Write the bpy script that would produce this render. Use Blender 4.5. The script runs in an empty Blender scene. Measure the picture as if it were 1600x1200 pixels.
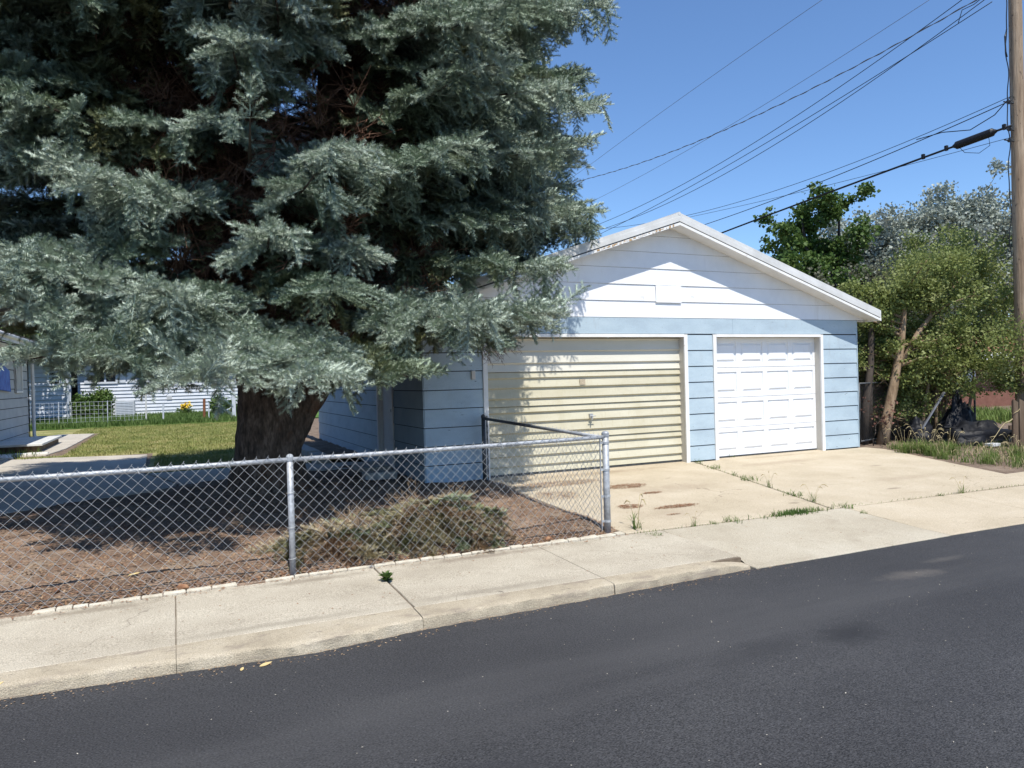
import bpy, bmesh, math, random
import numpy as np
from mathutils import Vector, Matrix, Euler, noise as mnoise
random.seed(7); RNG = np.random.default_rng(11)
S = bpy.context.scene
COL = S.collection
R = math.radians

# ------------------------------------------------------------------ camera
YAW, PITCH, ROLL, FPX, EYE = 0.4300, -0.0070, -0.0262, 1150.0, 1.493
fwd = Vector((math.sin(YAW)*math.cos(PITCH), math.cos(YAW)*math.cos(PITCH), math.sin(PITCH)))
rt0 = Vector((math.cos(YAW), -math.sin(YAW), 0)); up0 = rt0.cross(fwd)
rt = rt0*math.cos(ROLL) + up0*math.sin(ROLL); up = up0*math.cos(ROLL) - rt0*math.sin(ROLL)
cam = bpy.data.cameras.new('camera'); co = bpy.data.objects.new('camera', cam); COL.objects.link(co)
m = Matrix.Identity(4)
for i in range(3):
    m[i][0] = rt[i]; m[i][1] = up[i]; m[i][2] = -fwd[i]
m[0][3], m[1][3], m[2][3] = 0, 0, EYE
co.matrix_world = m
cam.sensor_width = 36; cam.lens = 36*FPX/1600; cam.clip_start = .05; cam.clip_end = 2000
S.camera = co

# ------------------------------------------------------------------ sky, sun, exposure
SUN_EL, SUN_AZ = R(60.5), R(-4.0)          # azimuth measured from -Y (the street side), negative = from the left
sd = Vector((math.sin(SUN_AZ)*math.cos(SUN_EL), -math.cos(SUN_AZ)*math.cos(SUN_EL), math.sin(SUN_EL)))
w = bpy.data.worlds.new('World'); S.world = w; w.use_nodes = True
nt = w.node_tree; bg = nt.nodes['Background']
sky = nt.nodes.new('ShaderNodeTexSky'); sky.sky_type = 'NISHITA'; sky.sun_disc = False
sky.sun_elevation = SUN_EL; sky.sun_rotation = math.atan2(sd.x, sd.y)
sky.altitude = 0; sky.air_density = 1.0; sky.dust_density = 0.0; sky.ozone_density = 9.0
nt.links.new(sky.outputs[0], bg.inputs[0]); bg.inputs[1].default_value = 0.15
sl = bpy.data.lights.new('sun', 'SUN'); sl.energy = 4.95; sl.angle = R(.53); sl.color = (1, .955, .88)
so = bpy.data.objects.new('sun', sl); COL.objects.link(so)
so.rotation_euler = sd.to_track_quat('Z', 'Y').to_euler(); so.location = (0, -20, 30)
S.view_settings.view_transform = 'Standard'; S.view_settings.look = 'None'
S.view_settings.exposure = 0.25; S.view_settings.gamma = 1; S.view_settings.use_curve_mapping = False
S.cycles.use_denoising = True
S.cycles.sample_clamp_indirect = 4
S.cycles.max_bounces = 6; S.cycles.diffuse_bounces = 3; S.cycles.glossy_bounces = 2
S.cycles.transmission_bounces = 3; S.cycles.transparent_max_bounces = 6

# ------------------------------------------------------------------ materials
def M(name, stops, scale=4.0, rough=.85, bump=0., bscale=80., metal=0., detail=6., spec=.3, fine=0., fscale=150., stretch=None, obj_coords=False, trans=0.):
    """noise-coloured surface: stops = [(pos, rgb), ...] over a world-space noise, fine = strength of a second small-scale value noise"""
    ma = bpy.data.materials.new(name); ma.use_nodes = True
    n = ma.node_tree.nodes; l = ma.node_tree.links; b = n['Principled BSDF']
    b.inputs['Roughness'].default_value = rough; b.inputs['Metallic'].default_value = metal
    b.inputs['Specular IOR Level'].default_value = spec
    if obj_coords:
        src = n.new('ShaderNodeTexCoord').outputs['Object']
    else:
        src = n.new('ShaderNodeNewGeometry').outputs['Position']
    if stretch:
        mp = n.new('ShaderNodeMapping'); mp.inputs['Scale'].default_value = stretch
        l.new(src, mp.inputs['Vector']); src = mp.outputs[0]
    nz = n.new('ShaderNodeTexNoise'); nz.inputs['Scale'].default_value = scale; nz.inputs['Detail'].default_value = detail; nz.inputs['Roughness'].default_value = .6
    l.new(src, nz.inputs['Vector'])
    cr = n.new('ShaderNodeValToRGB'); e = cr.color_ramp.elements
    while len(e) < len(stops): e.new(.5)
    for k, (p, c) in enumerate(stops): e[k].position = p; e[k].color = (*c, 1)
    l.new(nz.outputs['Fac'], cr.inputs[0]); col = cr.outputs[0]
    if fine:
        fz = n.new('ShaderNodeTexNoise'); fz.inputs['Scale'].default_value = fscale; fz.inputs['Detail'].default_value = 3
        l.new(src, fz.inputs['Vector'])
        mr = n.new('ShaderNodeMapRange'); mr.inputs[1].default_value = .3; mr.inputs[2].default_value = .7
        mr.inputs[3].default_value = 1-fine; mr.inputs[4].default_value = 1+fine
        l.new(fz.outputs['Fac'], mr.inputs[0])
        vm = n.new('ShaderNodeVectorMath'); vm.operation = 'SCALE'; l.new(col, vm.inputs[0]); l.new(mr.outputs[0], vm.inputs['Scale']); col = vm.outputs[0]
    l.new(col, b.inputs['Base Color'])
    if bump:
        bz = n.new('ShaderNodeTexNoise'); bz.inputs['Scale'].default_value = bscale; bz.inputs['Detail'].default_value = 6
        l.new(src, bz.inputs['Vector'])
        bp = n.new('ShaderNodeBump'); bp.inputs['Strength'].default_value = bump; bp.inputs['Distance'].default_value = .01
        l.new(bz.outputs['Fac'], bp.inputs['Height']); l.new(bp.outputs[0], b.inputs['Normal'])
    if trans:
        out = n['Material Output']; tr = n.new('ShaderNodeBsdfTranslucent'); mx = n.new('ShaderNodeMixShader'); mx.inputs[0].default_value = trans
        l.new(col, tr.inputs[0]); l.new(b.outputs[0], mx.inputs[1]); l.new(tr.outputs[0], mx.inputs[2]); l.new(mx.outputs[0], out.inputs['Surface'])
    return ma

def overlay(ma, rgb, scale, lo, hi, stretch=None, strength=1., seed=0.):
    """mix another colour over a material's base colour where a noise passes a threshold: peeled paint, stains, dirt"""
    n = ma.node_tree.nodes; l = ma.node_tree.links; b = n['Principled BSDF']
    old = b.inputs['Base Color'].links[0].from_socket
    g = n.new('ShaderNodeNewGeometry'); mp = n.new('ShaderNodeMapping')
    mp.inputs['Scale'].default_value = stretch or (1, 1, 1); mp.inputs['Location'].default_value = (seed, seed*.7, seed*1.3)
    l.new(g.outputs['Position'], mp.inputs['Vector'])
    nz = n.new('ShaderNodeTexNoise'); nz.inputs['Scale'].default_value = scale; nz.inputs['Detail'].default_value = 8; nz.inputs['Roughness'].default_value = .65
    l.new(mp.outputs[0], nz.inputs['Vector'])
    mr = n.new('ShaderNodeMapRange'); mr.inputs[1].default_value = lo; mr.inputs[2].default_value = hi; mr.inputs[4].default_value = strength
    l.new(nz.outputs['Fac'], mr.inputs[0])
    mx = n.new('ShaderNodeMix'); mx.data_type = 'RGBA'; l.new(mr.outputs[0], mx.inputs['Factor'])
    l.new(old, mx.inputs['A']); mx.inputs['B'].default_value = (*rgb, 1)
    l.new(mx.outputs['Result'], b.inputs['Base Color'])
    # a translucent twin (leaf materials) keeps its own link
    return ma

def stain(ma, rgb, cx, cy, rx, ry, strength=.6, rot=0., nscale=6.):
    """one stain of its own shape: an ellipse on the ground broken up by noise"""
    n = ma.node_tree.nodes; l = ma.node_tree.links; b = n['Principled BSDF']; old = b.inputs['Base Color'].links[0].from_socket
    g = n.new('ShaderNodeNewGeometry'); mp = n.new('ShaderNodeMapping'); mp.vector_type = 'TEXTURE'
    mp.inputs['Location'].default_value = (cx, cy, 0); mp.inputs['Rotation'].default_value = (0, 0, rot); mp.inputs['Scale'].default_value = (rx, ry, 1e3)
    l.new(g.outputs['Position'], mp.inputs['Vector']); ln = n.new('ShaderNodeVectorMath'); ln.operation = 'LENGTH'; l.new(mp.outputs[0], ln.inputs[0])
    nz = n.new('ShaderNodeTexNoise'); nz.inputs['Scale'].default_value = nscale; nz.inputs['Detail'].default_value = 8; nz.inputs['Roughness'].default_value = .7; l.new(g.outputs['Position'], nz.inputs['Vector'])
    ad = n.new('ShaderNodeMath'); ad.operation = 'MULTIPLY_ADD'; l.new(nz.outputs['Fac'], ad.inputs[0]); ad.inputs[1].default_value = 1.5; l.new(ln.outputs['Value'], ad.inputs[2])
    mr = n.new('ShaderNodeMapRange'); mr.inputs[1].default_value = 1.75; mr.inputs[2].default_value = 1.0; mr.inputs[3].default_value = 0; mr.inputs[4].default_value = strength; l.new(ad.outputs[0], mr.inputs[0])
    mx = n.new('ShaderNodeMix'); mx.data_type = 'RGBA'; l.new(mr.outputs[0], mx.inputs['Factor']); l.new(old, mx.inputs['A']); mx.inputs['B'].default_value = (*rgb, 1); l.new(mx.outputs['Result'], b.inputs['Base Color'])
def cracks(ma, rgb, scale, width, lo, hi, strength=.8, seed=0.):
    """wandering hairline cracks, only where a large noise lets them through"""
    n = ma.node_tree.nodes; l = ma.node_tree.links; b = n['Principled BSDF']; old = b.inputs['Base Color'].links[0].from_socket
    g = n.new('ShaderNodeNewGeometry'); mp = n.new('ShaderNodeMapping'); mp.inputs['Location'].default_value = (seed, seed*.6, 0); l.new(g.outputs['Position'], mp.inputs['Vector'])
    nz = n.new('ShaderNodeTexNoise'); nz.inputs['Scale'].default_value = 4; nz.inputs['Detail'].default_value = 5; l.new(mp.outputs[0], nz.inputs['Vector'])
    sc = n.new('ShaderNodeVectorMath'); sc.operation = 'SCALE'; sc.inputs['Scale'].default_value = .35; l.new(nz.outputs['Color'], sc.inputs[0])
    av = n.new('ShaderNodeVectorMath'); av.operation = 'ADD'; l.new(mp.outputs[0], av.inputs[0]); l.new(sc.outputs[0], av.inputs[1])
    vo = n.new('ShaderNodeTexVoronoi'); vo.feature = 'DISTANCE_TO_EDGE'; vo.voronoi_dimensions = '2D'; vo.inputs['Scale'].default_value = scale; l.new(av.outputs[0], vo.inputs['Vector'])
    m1 = n.new('ShaderNodeMapRange'); m1.inputs[1].default_value = width; m1.inputs[2].default_value = 0; m1.inputs[3].default_value = 0; m1.inputs[4].default_value = strength; l.new(vo.outputs['Distance'], m1.inputs[0])
    n2 = n.new('ShaderNodeTexNoise'); n2.inputs['Scale'].default_value = .8; l.new(mp.outputs[0], n2.inputs['Vector'])
    m2 = n.new('ShaderNodeMapRange'); m2.inputs[1].default_value = lo; m2.inputs[2].default_value = hi; l.new(n2.outputs['Fac'], m2.inputs[0])
    mu = n.new('ShaderNodeMath'); mu.operation = 'MULTIPLY'; l.new(m1.outputs[0], mu.inputs[0]); l.new(m2.outputs[0], mu.inputs[1])
    mx = n.new('ShaderNodeMix'); mx.data_type = 'RGBA'; l.new(mu.outputs[0], mx.inputs['Factor']); l.new(old, mx.inputs['A']); mx.inputs['B'].default_value = (*rgb, 1); l.new(mx.outputs['Result'], b.inputs['Base Color'])

mt = {}
mt['asphalt'] = M('asphalt', [(.3, (.036, .0355, .037)), (.55, (.048, .0475, .049)), (.75, (.064, .063, .063))], scale=.7, rough=.75, bump=1, bscale=120, fine=.75, fscale=150, spec=.3, stretch=(.6, 1, 1))
overlay(mt['asphalt'], (.125, .122, .118), 85, .60, .70, strength=.85)
overlay(mt['asphalt'], (.016, .016, .018), 60, .60, .68, strength=.8, seed=7)
overlay(mt['asphalt'], (.034, .034, .037), 1.3, .60, .70, stretch=(.45, 1, 1), strength=.6, seed=3.1)
overlay(mt['asphalt'], (.10, .085, .075), 1.1, .70, .82, stretch=(.35, 1.4, 1), strength=.5, seed=12.4)
overlay(mt['asphalt'], (.085, .083, .082), .55, .52, .72, stretch=(.16, 1.5, 1), strength=.55, seed=21)
stain(mt['asphalt'], (.020, .020, .022), 4.02, 3.50, .34, .20, .8, .1, 9); stain(mt['asphalt'], (.026, .026, .028), 3.3, 3.55, .55, .16, .5, .1)
stain(mt['asphalt'], (.13, .115, .10), 5.65, 4.25, .42, .13, .6, -.05, 7); stain(mt['asphalt'], (.11, .10, .09), 6.3, 4.45, .3, .07, .5); stain(mt['asphalt'], (.11, .105, .10), 1.55, 2.0, .8, .12, .45, .15)
mt['walk'] = M('sidewalk_concrete', [(.3, (.36, .315, .24)), (.5, (.43, .38, .295)), (.7, (.49, .44, .345))], scale=1.6, rough=.92, bump=.5, bscale=160, fine=.34, fscale=120, spec=.2)
overlay(mt['walk'], (.27, .225, .165), 2.4, .60, .75, strength=.35, seed=2)
overlay(mt['walk'], (.16, .14, .12), 60, .70, .76, strength=.55, seed=4)
cracks(mt['walk'], (.13, .11, .085), .55, .004, .50, .60, .8, 3.3)
stain(mt['walk'], (.20, .165, .12), 1.0, 6.3, .6, .08, .6); stain(mt['walk'], (.22, .18, .13), -.7, 6.28, .7, .08, .6); stain(mt['walk'], (.20, .16, .12), 2.6, 6.32, .8, .08, .6); stain(mt['walk'], (.24, .21, .16), 2.2, 5.35, .9, .07, .5); stain(mt['walk'], (.24, .21, .16), .6, 5.33, .8, .06, .5)
mt['kerb'] = M('kerb_concrete', [(.3, (.32, .27, .195)), (.5, (.41, .35, .255)), (.7, (.47, .41, .31))], scale=3, rough=.95, bump=.7, bscale=110, fine=.28, fscale=150, spec=.15)
overlay(mt['kerb'], (.24, .20, .16), 7, .52, .66, stretch=(.5, 1, 3), strength=.7)
overlay(mt['kerb'], (.13, .11, .095), 26, .62, .70, stretch=(.6, 1, 2), strength=.7, seed=4)
mt['drive'] = M('driveway_concrete', [(.3, (.41, .345, .245)), (.5, (.465, .395, .288)), (.7, (.51, .44, .33))], scale=1.2, rough=.92, bump=.4, bscale=140, fine=.27, fscale=120, spec=.2)
overlay(mt['drive'], (.33, .26, .175), 1.7, .60, .76, stretch=(.6, 1, 1), strength=.4, seed=8)
overlay(mt['drive'], (.22, .17, .12), 55, .69, .75, strength=.5, seed=1)
cracks(mt['drive'], (.17, .13, .09), .42, .0035, .50, .58, .8, 7.7)
for q in ((6.3, 8.3, .9, .35, .35), (9.6, 7.4, .8, .2, .3), (9.2, 9.4, 1.2, .18, .35), (5.9, 9.9, 1.6, .16, .5), (9.8, 10.0, 1.2, .09, .4), (5.2, 7.0, .5, .3, .35)): stain(mt['drive'], (.27, .205, .14), *q)
for q in ((6.9, 6.8, .10, .06, .5), (8.8, 6.9, .16, .05, .5), (7.7, 8.6, .08, .05, .5), (10.3, 8.4, .2, .06, .4)): stain(mt['drive'], (.12, .09, .065), *q)
mt['apron'] = M('apron_concrete', [(.3, (.36, .315, .235)), (.5, (.42, .372, .285)), (.7, (.47, .425, .335))], scale=1.0, rough=.92, bump=.35, bscale=170, fine=.27, fscale=120, spec=.2)
overlay(mt['apron'], (.27, .225, .165), 2.2, .56, .74, strength=.5, seed=5)
overlay(mt['apron'], (.18, .15, .11), 50, .69, .75, strength=.5, seed=2)
cracks(mt['apron'], (.15, .12, .09), .5, .0035, .50, .60, .8, 1.7)
mt['slab'] = M('yard_concrete', [(.3, (.37, .34, .29)), (.5, (.45, .41, .35)), (.7, (.50, .46, .39))], scale=1.1, rough=.92, bump=.5, bscale=80, fine=.2, fscale=120)
overlay(mt['slab'], (.26, .23, .19), 3, .58, .72, stretch=(.5, 1, 1), strength=.5)
mt['dirt'] = M('dirt', [(.3, (.10, .07, .05)), (.5, (.17, .125, .09)), (.7, (.25, .19, .14))], scale=4, rough=1, bump=1, bscale=40, fine=.4, fscale=90)
mt['duff'] = M('needle_duff', [(.3, (.13, .085, .06)), (.5, (.205, .145, .105)), (.68, (.29, .215, .16))], scale=3.2, rough=1, bump=1, bscale=55, fine=.5, fscale=80, spec=.1)
overlay(mt['duff'], (.31, .25, .185), 1.3, .52, .66, strength=.7)
overlay(mt['duff'], (.07, .045, .035), 38, .56, .64, strength=.8)
mt['needle'] = M('fallen_needle', [(.3, (.16, .075, .04)), (.5, (.26, .13, .07)), (.7, (.36, .22, .12))], scale=30, rough=.9)
mt['chip'] = M('litter_chip', [(.3, (.16, .10, .06)), (.5, (.30, .20, .12)), (.7, (.46, .34, .22))], scale=40, rough=.9)
mt['edging'] = M('edging_concrete', [(.3, (.42, .37, .28)), (.5, (.53, .48, .38)), (.7, (.6, .55, .45))], scale=9, rough=.95, bump=.8, bscale=60, fine=.2)
mt['lawn'] = M('lawn_soil', [(.3, (.15, .17, .05)), (.5, (.24, .235, .085)), (.68, (.34, .30, .14))], scale=1.4, rough=1, bump=1, bscale=60, fine=.45, fscale=70)
mt['blade'] = M('lawn_blade', [(.3, (.14, .19, .045)), (.5, (.25, .27, .085)), (.68, (.37, .335, .14))], scale=1.4, rough=.7, trans=.3)
mt['green'] = M('garden_turf', [(.3, (.05, .10, .02)), (.5, (.085, .16, .03)), (.7, (.12, .20, .045))], scale=3, rough=1, bump=1, bscale=30, fine=.5, fscale=60)
mt['greenblade'] = M('garden_grass_blade', [(.3, (.06, .115, .025)), (.5, (.11, .18, .045)), (.7, (.18, .245, .075))], scale=4, rough=.7, trans=.35)
mt['weed'] = M('weed_leaf', [(.3, (.06, .11, .02)), (.5, (.11, .18, .035)), (.7, (.19, .25, .07))], scale=9, rough=.65, trans=.3)
mt['tallgrass'] = M('tall_grass_blade', [(.3, (.09, .14, .025)), (.5, (.15, .22, .05)), (.7, (.27, .30, .10))], scale=6, rough=.65, trans=.35)
mt['straw'] = M('dry_stem', [(.3, (.30, .24, .12)), (.7, (.48, .40, .23))], scale=9, rough=.8)
mt['blue'] = M('blue_paint', [(.3, (.36, .445, .505)), (.5, (.40, .495, .555)), (.7, (.44, .535, .59))], scale=2.2, rough=.7, bump=.25, bscale=45, fine=.05, fscale=60, spec=.3, stretch=(1, 1, 2.2))
overlay(mt['blue'], (.36, .40, .42), 5, .60, .70, stretch=(1.2, 1.2, .35), strength=.45)
overlay(mt['blue'], (.14, .15, .17), 14, .66, .69, stretch=(.8, .8, 2.2), strength=.85, seed=6)
overlay(mt['blue'], (.50, .40, .30), 7, .69, .72, stretch=(.8, .8, 1.8), strength=.8, seed=17)
mt['bluegrey'] = M('darker_blue_paint', [(.3, (.19, .24, .275)), (.5, (.22, .275, .31)), (.7, (.25, .305, .34))], scale=2, rough=.75, bump=.2, bscale=45, fine=.05)  # darker, greyer blue for the side wall boards before the side door
mt['white'] = M('white_board_paint', [(.3, (.74, .75, .76)), (.5, (.79, .80, .81)), (.7, (.82, .83, .84))], scale=2.5, rough=.65, bump=.2, bscale=45, fine=.03)
overlay(mt['white'], (.60, .58, .54), 4, .62, .75, stretch=(1.2, 1.2, .3), strength=.4)
mt['trim'] = M('white_trim_paint', [(.3, (.70, .69, .66)), (.5, (.77, .765, .74)), (.7, (.81, .80, .78))], scale=5, rough=.6, bump=.15, bscale=60)
overlay(mt['trim'], (.44, .36, .28), 9, .66, .72, stretch=(.5, .5, 1), strength=.7)
mt['flaked'] = M('flaked_wood', [(.3, (.55, .50, .44)), (.48, (.72, .70, .66)), (.53, (.45, .28, .12)), (.7, (.22, .15, .09))], scale=16, rough=.9, bump=.8, bscale=40)
mt['reveal'] = M('reveal_paint', [(.3, (.50, .47, .42)), (.7, (.63, .60, .54))], scale=4, rough=.7, stretch=(1, 1, .4))
mt['roofmetal'] = M('roof_edge_metal', [(.3, (.52, .52, .50)), (.5, (.60, .60, .58)), (.7, (.67, .67, .65))], scale=3, rough=.55, fine=.05)
mt['shingle'] = M('roof_shingle', [(.3, (.16, .13, .12)), (.7, (.27, .23, .21))], scale=8, rough=.95, bump=.7, bscale=60, fine=.3)
mt['cream'] = M('cream_door_paint', [(.3, (.455, .425, .305)), (.5, (.515, .48, .36)), (.7, (.565, .535, .415))], scale=1.3, rough=.6, bump=.1, bscale=40, fine=.03, stretch=(.6, 1, 2.5))
overlay(mt['cream'], (.38, .335, .20), 2.1, .50, .74, stretch=(.9, 1, .55), strength=.5, seed=3)
overlay(mt['cream'], (.36, .30, .15), 26, .56, .70, stretch=(1.4, 1, .12), strength=.35, seed=9)
mt['palecream'] = M('pale_door_paint', [(.3, (.56, .54, .45)), (.7, (.64, .62, .545))], scale=2, rough=.6, stretch=(.6, 1, 2))
mt['whitedoor'] = M('white_door_paint', [(.3, (.76, .775, .79)), (.7, (.81, .82, .83))], scale=2, rough=.5, bump=.05, bscale=30)
overlay(mt['whitedoor'], (.62, .60, .56), 5, .60, .78, strength=.4)
overlay(mt['whitedoor'], (.58, .55, .49), 10, .58, .76, stretch=(1.5, 1, .14), strength=.3, seed=3)
mt['olddoor'] = M('old_side_door_paint', [(.3, (.56, .55, .55)), (.7, (.66, .65, .64))], scale=3, rough=.6)
mt['steel'] = M('galvanised_steel', [(.3, (.29, .305, .32)), (.5, (.39, .405, .42)), (.7, (.50, .515, .52))], scale=11, rough=.55, metal=.3, bump=.15, bscale=80, fine=.15, fscale=40)
overlay(mt['steel'], (.20, .115, .06), 18, .64, .72, stretch=(1, 1, .35), strength=.6)
mt['wire'] = M('galvanised_wire', [(.3, (.40, .40, .39)), (.7, (.66, .67, .66))], scale=30, rough=.45, metal=.35)
mt['darksteel'] = M('dark_and_shaded_steel', [(.3, (.05, .055, .06)), (.7, (.11, .115, .12))], scale=20, rough=.5, metal=.4)
mt['black'] = M('black_rubber', [(.3, (.012, .012, .013)), (.7, (.022, .022, .024))], scale=20, rough=.5)
mt['alu'] = M('bare_aluminium_wire', [(.3, (.14, .14, .15)), (.7, (.22, .22, .23))], scale=20, rough=.4, metal=.5)
mt['tarp'] = M('black_plastic_sheet', [(.3, (.005, .0055, .008)), (.7, (.010, .011, .015))], scale=6, rough=.55, bump=1, bscale=14, spec=.25)
mt['pole'] = M('pole_wood', [(.3, (.17, .115, .075)), (.5, (.30, .22, .15)), (.7, (.42, .33, .24))], scale=9, rough=.9, bump=1, bscale=26, stretch=(1, 1, .07), fine=.2, fscale=60)
overlay(mt['pole'], (.06, .045, .035), 16, .60, .66, stretch=(1, 1, .35), strength=.85)
mt['board'] = M('weathered_plank', [(.3, (.07, .048, .033)), (.5, (.13, .09, .06)), (.7, (.20, .15, .105))], scale=12, rough=.9, bump=.8, bscale=40, stretch=(1, 1, .1))
mt['bark'] = M('spruce_bark', [(.3, (.035, .026, .02)), (.5, (.10, .072, .054)), (.7, (.18, .135, .105))], scale=13, rough=.95, bump=1, bscale=22, stretch=(1, 1, .33), fine=.4, fscale=40)
overlay(mt['bark'], (.17, .085, .045), 2.2, .54, .66, strength=.65, seed=5)
mt['twig'] = M('dead_twig', [(.3, (.06, .032, .02)), (.5, (.12, .06, .038)), (.7, (.20, .12, .08))], scale=8, rough=.9)
mt['bark2'] = M('shrub_bark', [(.3, (.15, .10, .06)), (.5, (.27, .19, .12)), (.7, (.38, .29, .20))], scale=9, rough=.9, bump=.8, bscale=50, stretch=(1, 1, .25))
mt['bark3'] = M('dark_bark', [(.3, (.045, .035, .028)), (.7, (.10, .08, .065))], scale=9, rough=.9, bump=.8, bscale=40, stretch=(1, 1, .25))
mt['leafgreen'] = M('dark_green_leaf', [(.3, (.045, .09, .02)), (.5, (.09, .155, .035)), (.7, (.16, .22, .06))], scale=2.5, rough=.55, trans=.3)
mt['leafsilver'] = M('silver_leaf', [(.3, (.16, .195, .145)), (.5, (.32, .36, .30)), (.7, (.51, .54, .49))], scale=6, rough=.55, trans=.2)
mt['leafyellow'] = M('yellow_green_leaf', [(.3, (.13, .165, .045)), (.5, (.235, .28, .085)), (.7, (.37, .395, .165))], scale=2.5, rough=.55, trans=.4)
mt['leafgrey'] = M('grey_green_leaf', [(.3, (.08, .09, .05)), (.7, (.19, .19, .13))], scale=4, rough=.6, trans=.3)
mt['leafred'] = M('dead_red_leaf', [(.3, (.10, .04, .03)), (.7, (.22, .11, .08))], scale=6, rough=.8)
mt['housewhite'] = M('house_siding_paint', [(.3, (.47, .51, .56)), (.7, (.58, .61, .66))], scale=2, rough=.6)
mt['housegrey'] = M('grey_siding_paint', [(.3, (.40, .415, .425)), (.5, (.45, .465, .47)), (.7, (.49, .505, .51))], scale=2, rough=.7, bump=.2, bscale=40)
overlay(mt['housegrey'], (.34, .35, .36), 3.5, .63, .69, stretch=(1, 1.6, 1.6), strength=.7, seed=2)
mt['pane'] = M('window_glass', [(.3, (.018, .02, .024)), (.7, (.03, .034, .04))], scale=2, rough=.06, spec=.8)
mt['curtain'] = M('pale_blind', [(.3, (.42, .42, .40)), (.7, (.52, .52, .50))], scale=4, rough=.7)
mt['bluesheet'] = M('blue_plastic_sheet', [(.3, (.008, .07, .38)), (.5, (.015, .11, .50)), (.7, (.05, .2, .6))], scale=5, rough=.5, spec=.3, bump=.6, bscale=12)
mt['roofpink'] = M('house_roof_shingle', [(.3, (.21, .15, .14)), (.7, (.33, .25, .23))], scale=6, rough=.95, fine=.3, fscale=30)
mt['brick'] = M('red_brick_wall', [(.3, (.15, .065, .045)), (.7, (.23, .11, .08))], scale=5, rough=.9)
mt['roofrust'] = M('rusty_roof', [(.3, (.22, .10, .06)), (.7, (.36, .18, .11))], scale=3, rough=.9)
mt['ac'] = M('grey_enamel', [(.3, (.40, .42, .44)), (.7, (.48, .50, .52))], scale=3, rough=.5)
mt['rust'] = M('rusty_post', [(.3, (.16, .06, .03)), (.7, (.28, .12, .06))], scale=9, rough=.9)
mt['petal'] = M('yellow_petal', [(.3, (.70, .46, .03)), (.7, (.80, .60, .08))], scale=9, rough=.6)
mt['dryleaf'] = M('dry_leaf', [(.3, (.52, .38, .16)), (.7, (.66, .52, .27))], scale=20, rough=.7)
mt['speck'] = M('pale_speck', [(.3, (.45, .40, .32)), (.7, (.65, .60, .5))], scale=20, rough=.8)
mt['stone'] = M('pale_stone', [(.3, (.33, .31, .28)), (.7, (.48, .46, .42))], scale=7, rough=.95, bump=1, bscale=30)

def needle_mat():
    ma = bpy.data.materials.new('spruce_needles'); ma.use_nodes = True
    n = ma.node_tree.nodes; l = ma.node_tree.links; b = n['Principled BSDF']
    b.inputs['Roughness'].default_value = .55; b.inputs['Specular IOR Level'].default_value = .35
    at = n.new('ShaderNodeAttribute'); at.attribute_type = 'INSTANCER'; at.attribute_name = 'tint'
    cr = n.new('ShaderNodeValToRGB'); e = cr.color_ramp.elements
    while len(e) < 5: e.new(.5)
    for k, (p, c) in enumerate([(0, (.36, .24, .15)), (.10, (.47, .40, .26)), (.24, (.27, .29, .13)), (.7, (.31, .405, .305)), (1, (.56, .66, .555))]):
        e[k].position = p; e[k].color = (*c, 1)
    l.new(at.outputs['Fac'], cr.inputs[0]); l.new(cr.outputs[0], b.inputs['Base Color'])
    return ma
mt['needles'] = needle_mat()
mt['dark_core'] = M('dark_wall_core', [(.3, (.02, .022, .026)), (.7, (.035, .038, .044))], scale=6, rough=.9)  # near-black wall core, puts the shade of the laps into the board gaps
mt['joint'] = M('joint_dirt', [(.3, (.12, .09, .065)), (.7, (.22, .18, .13))], scale=9, rough=1)

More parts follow.
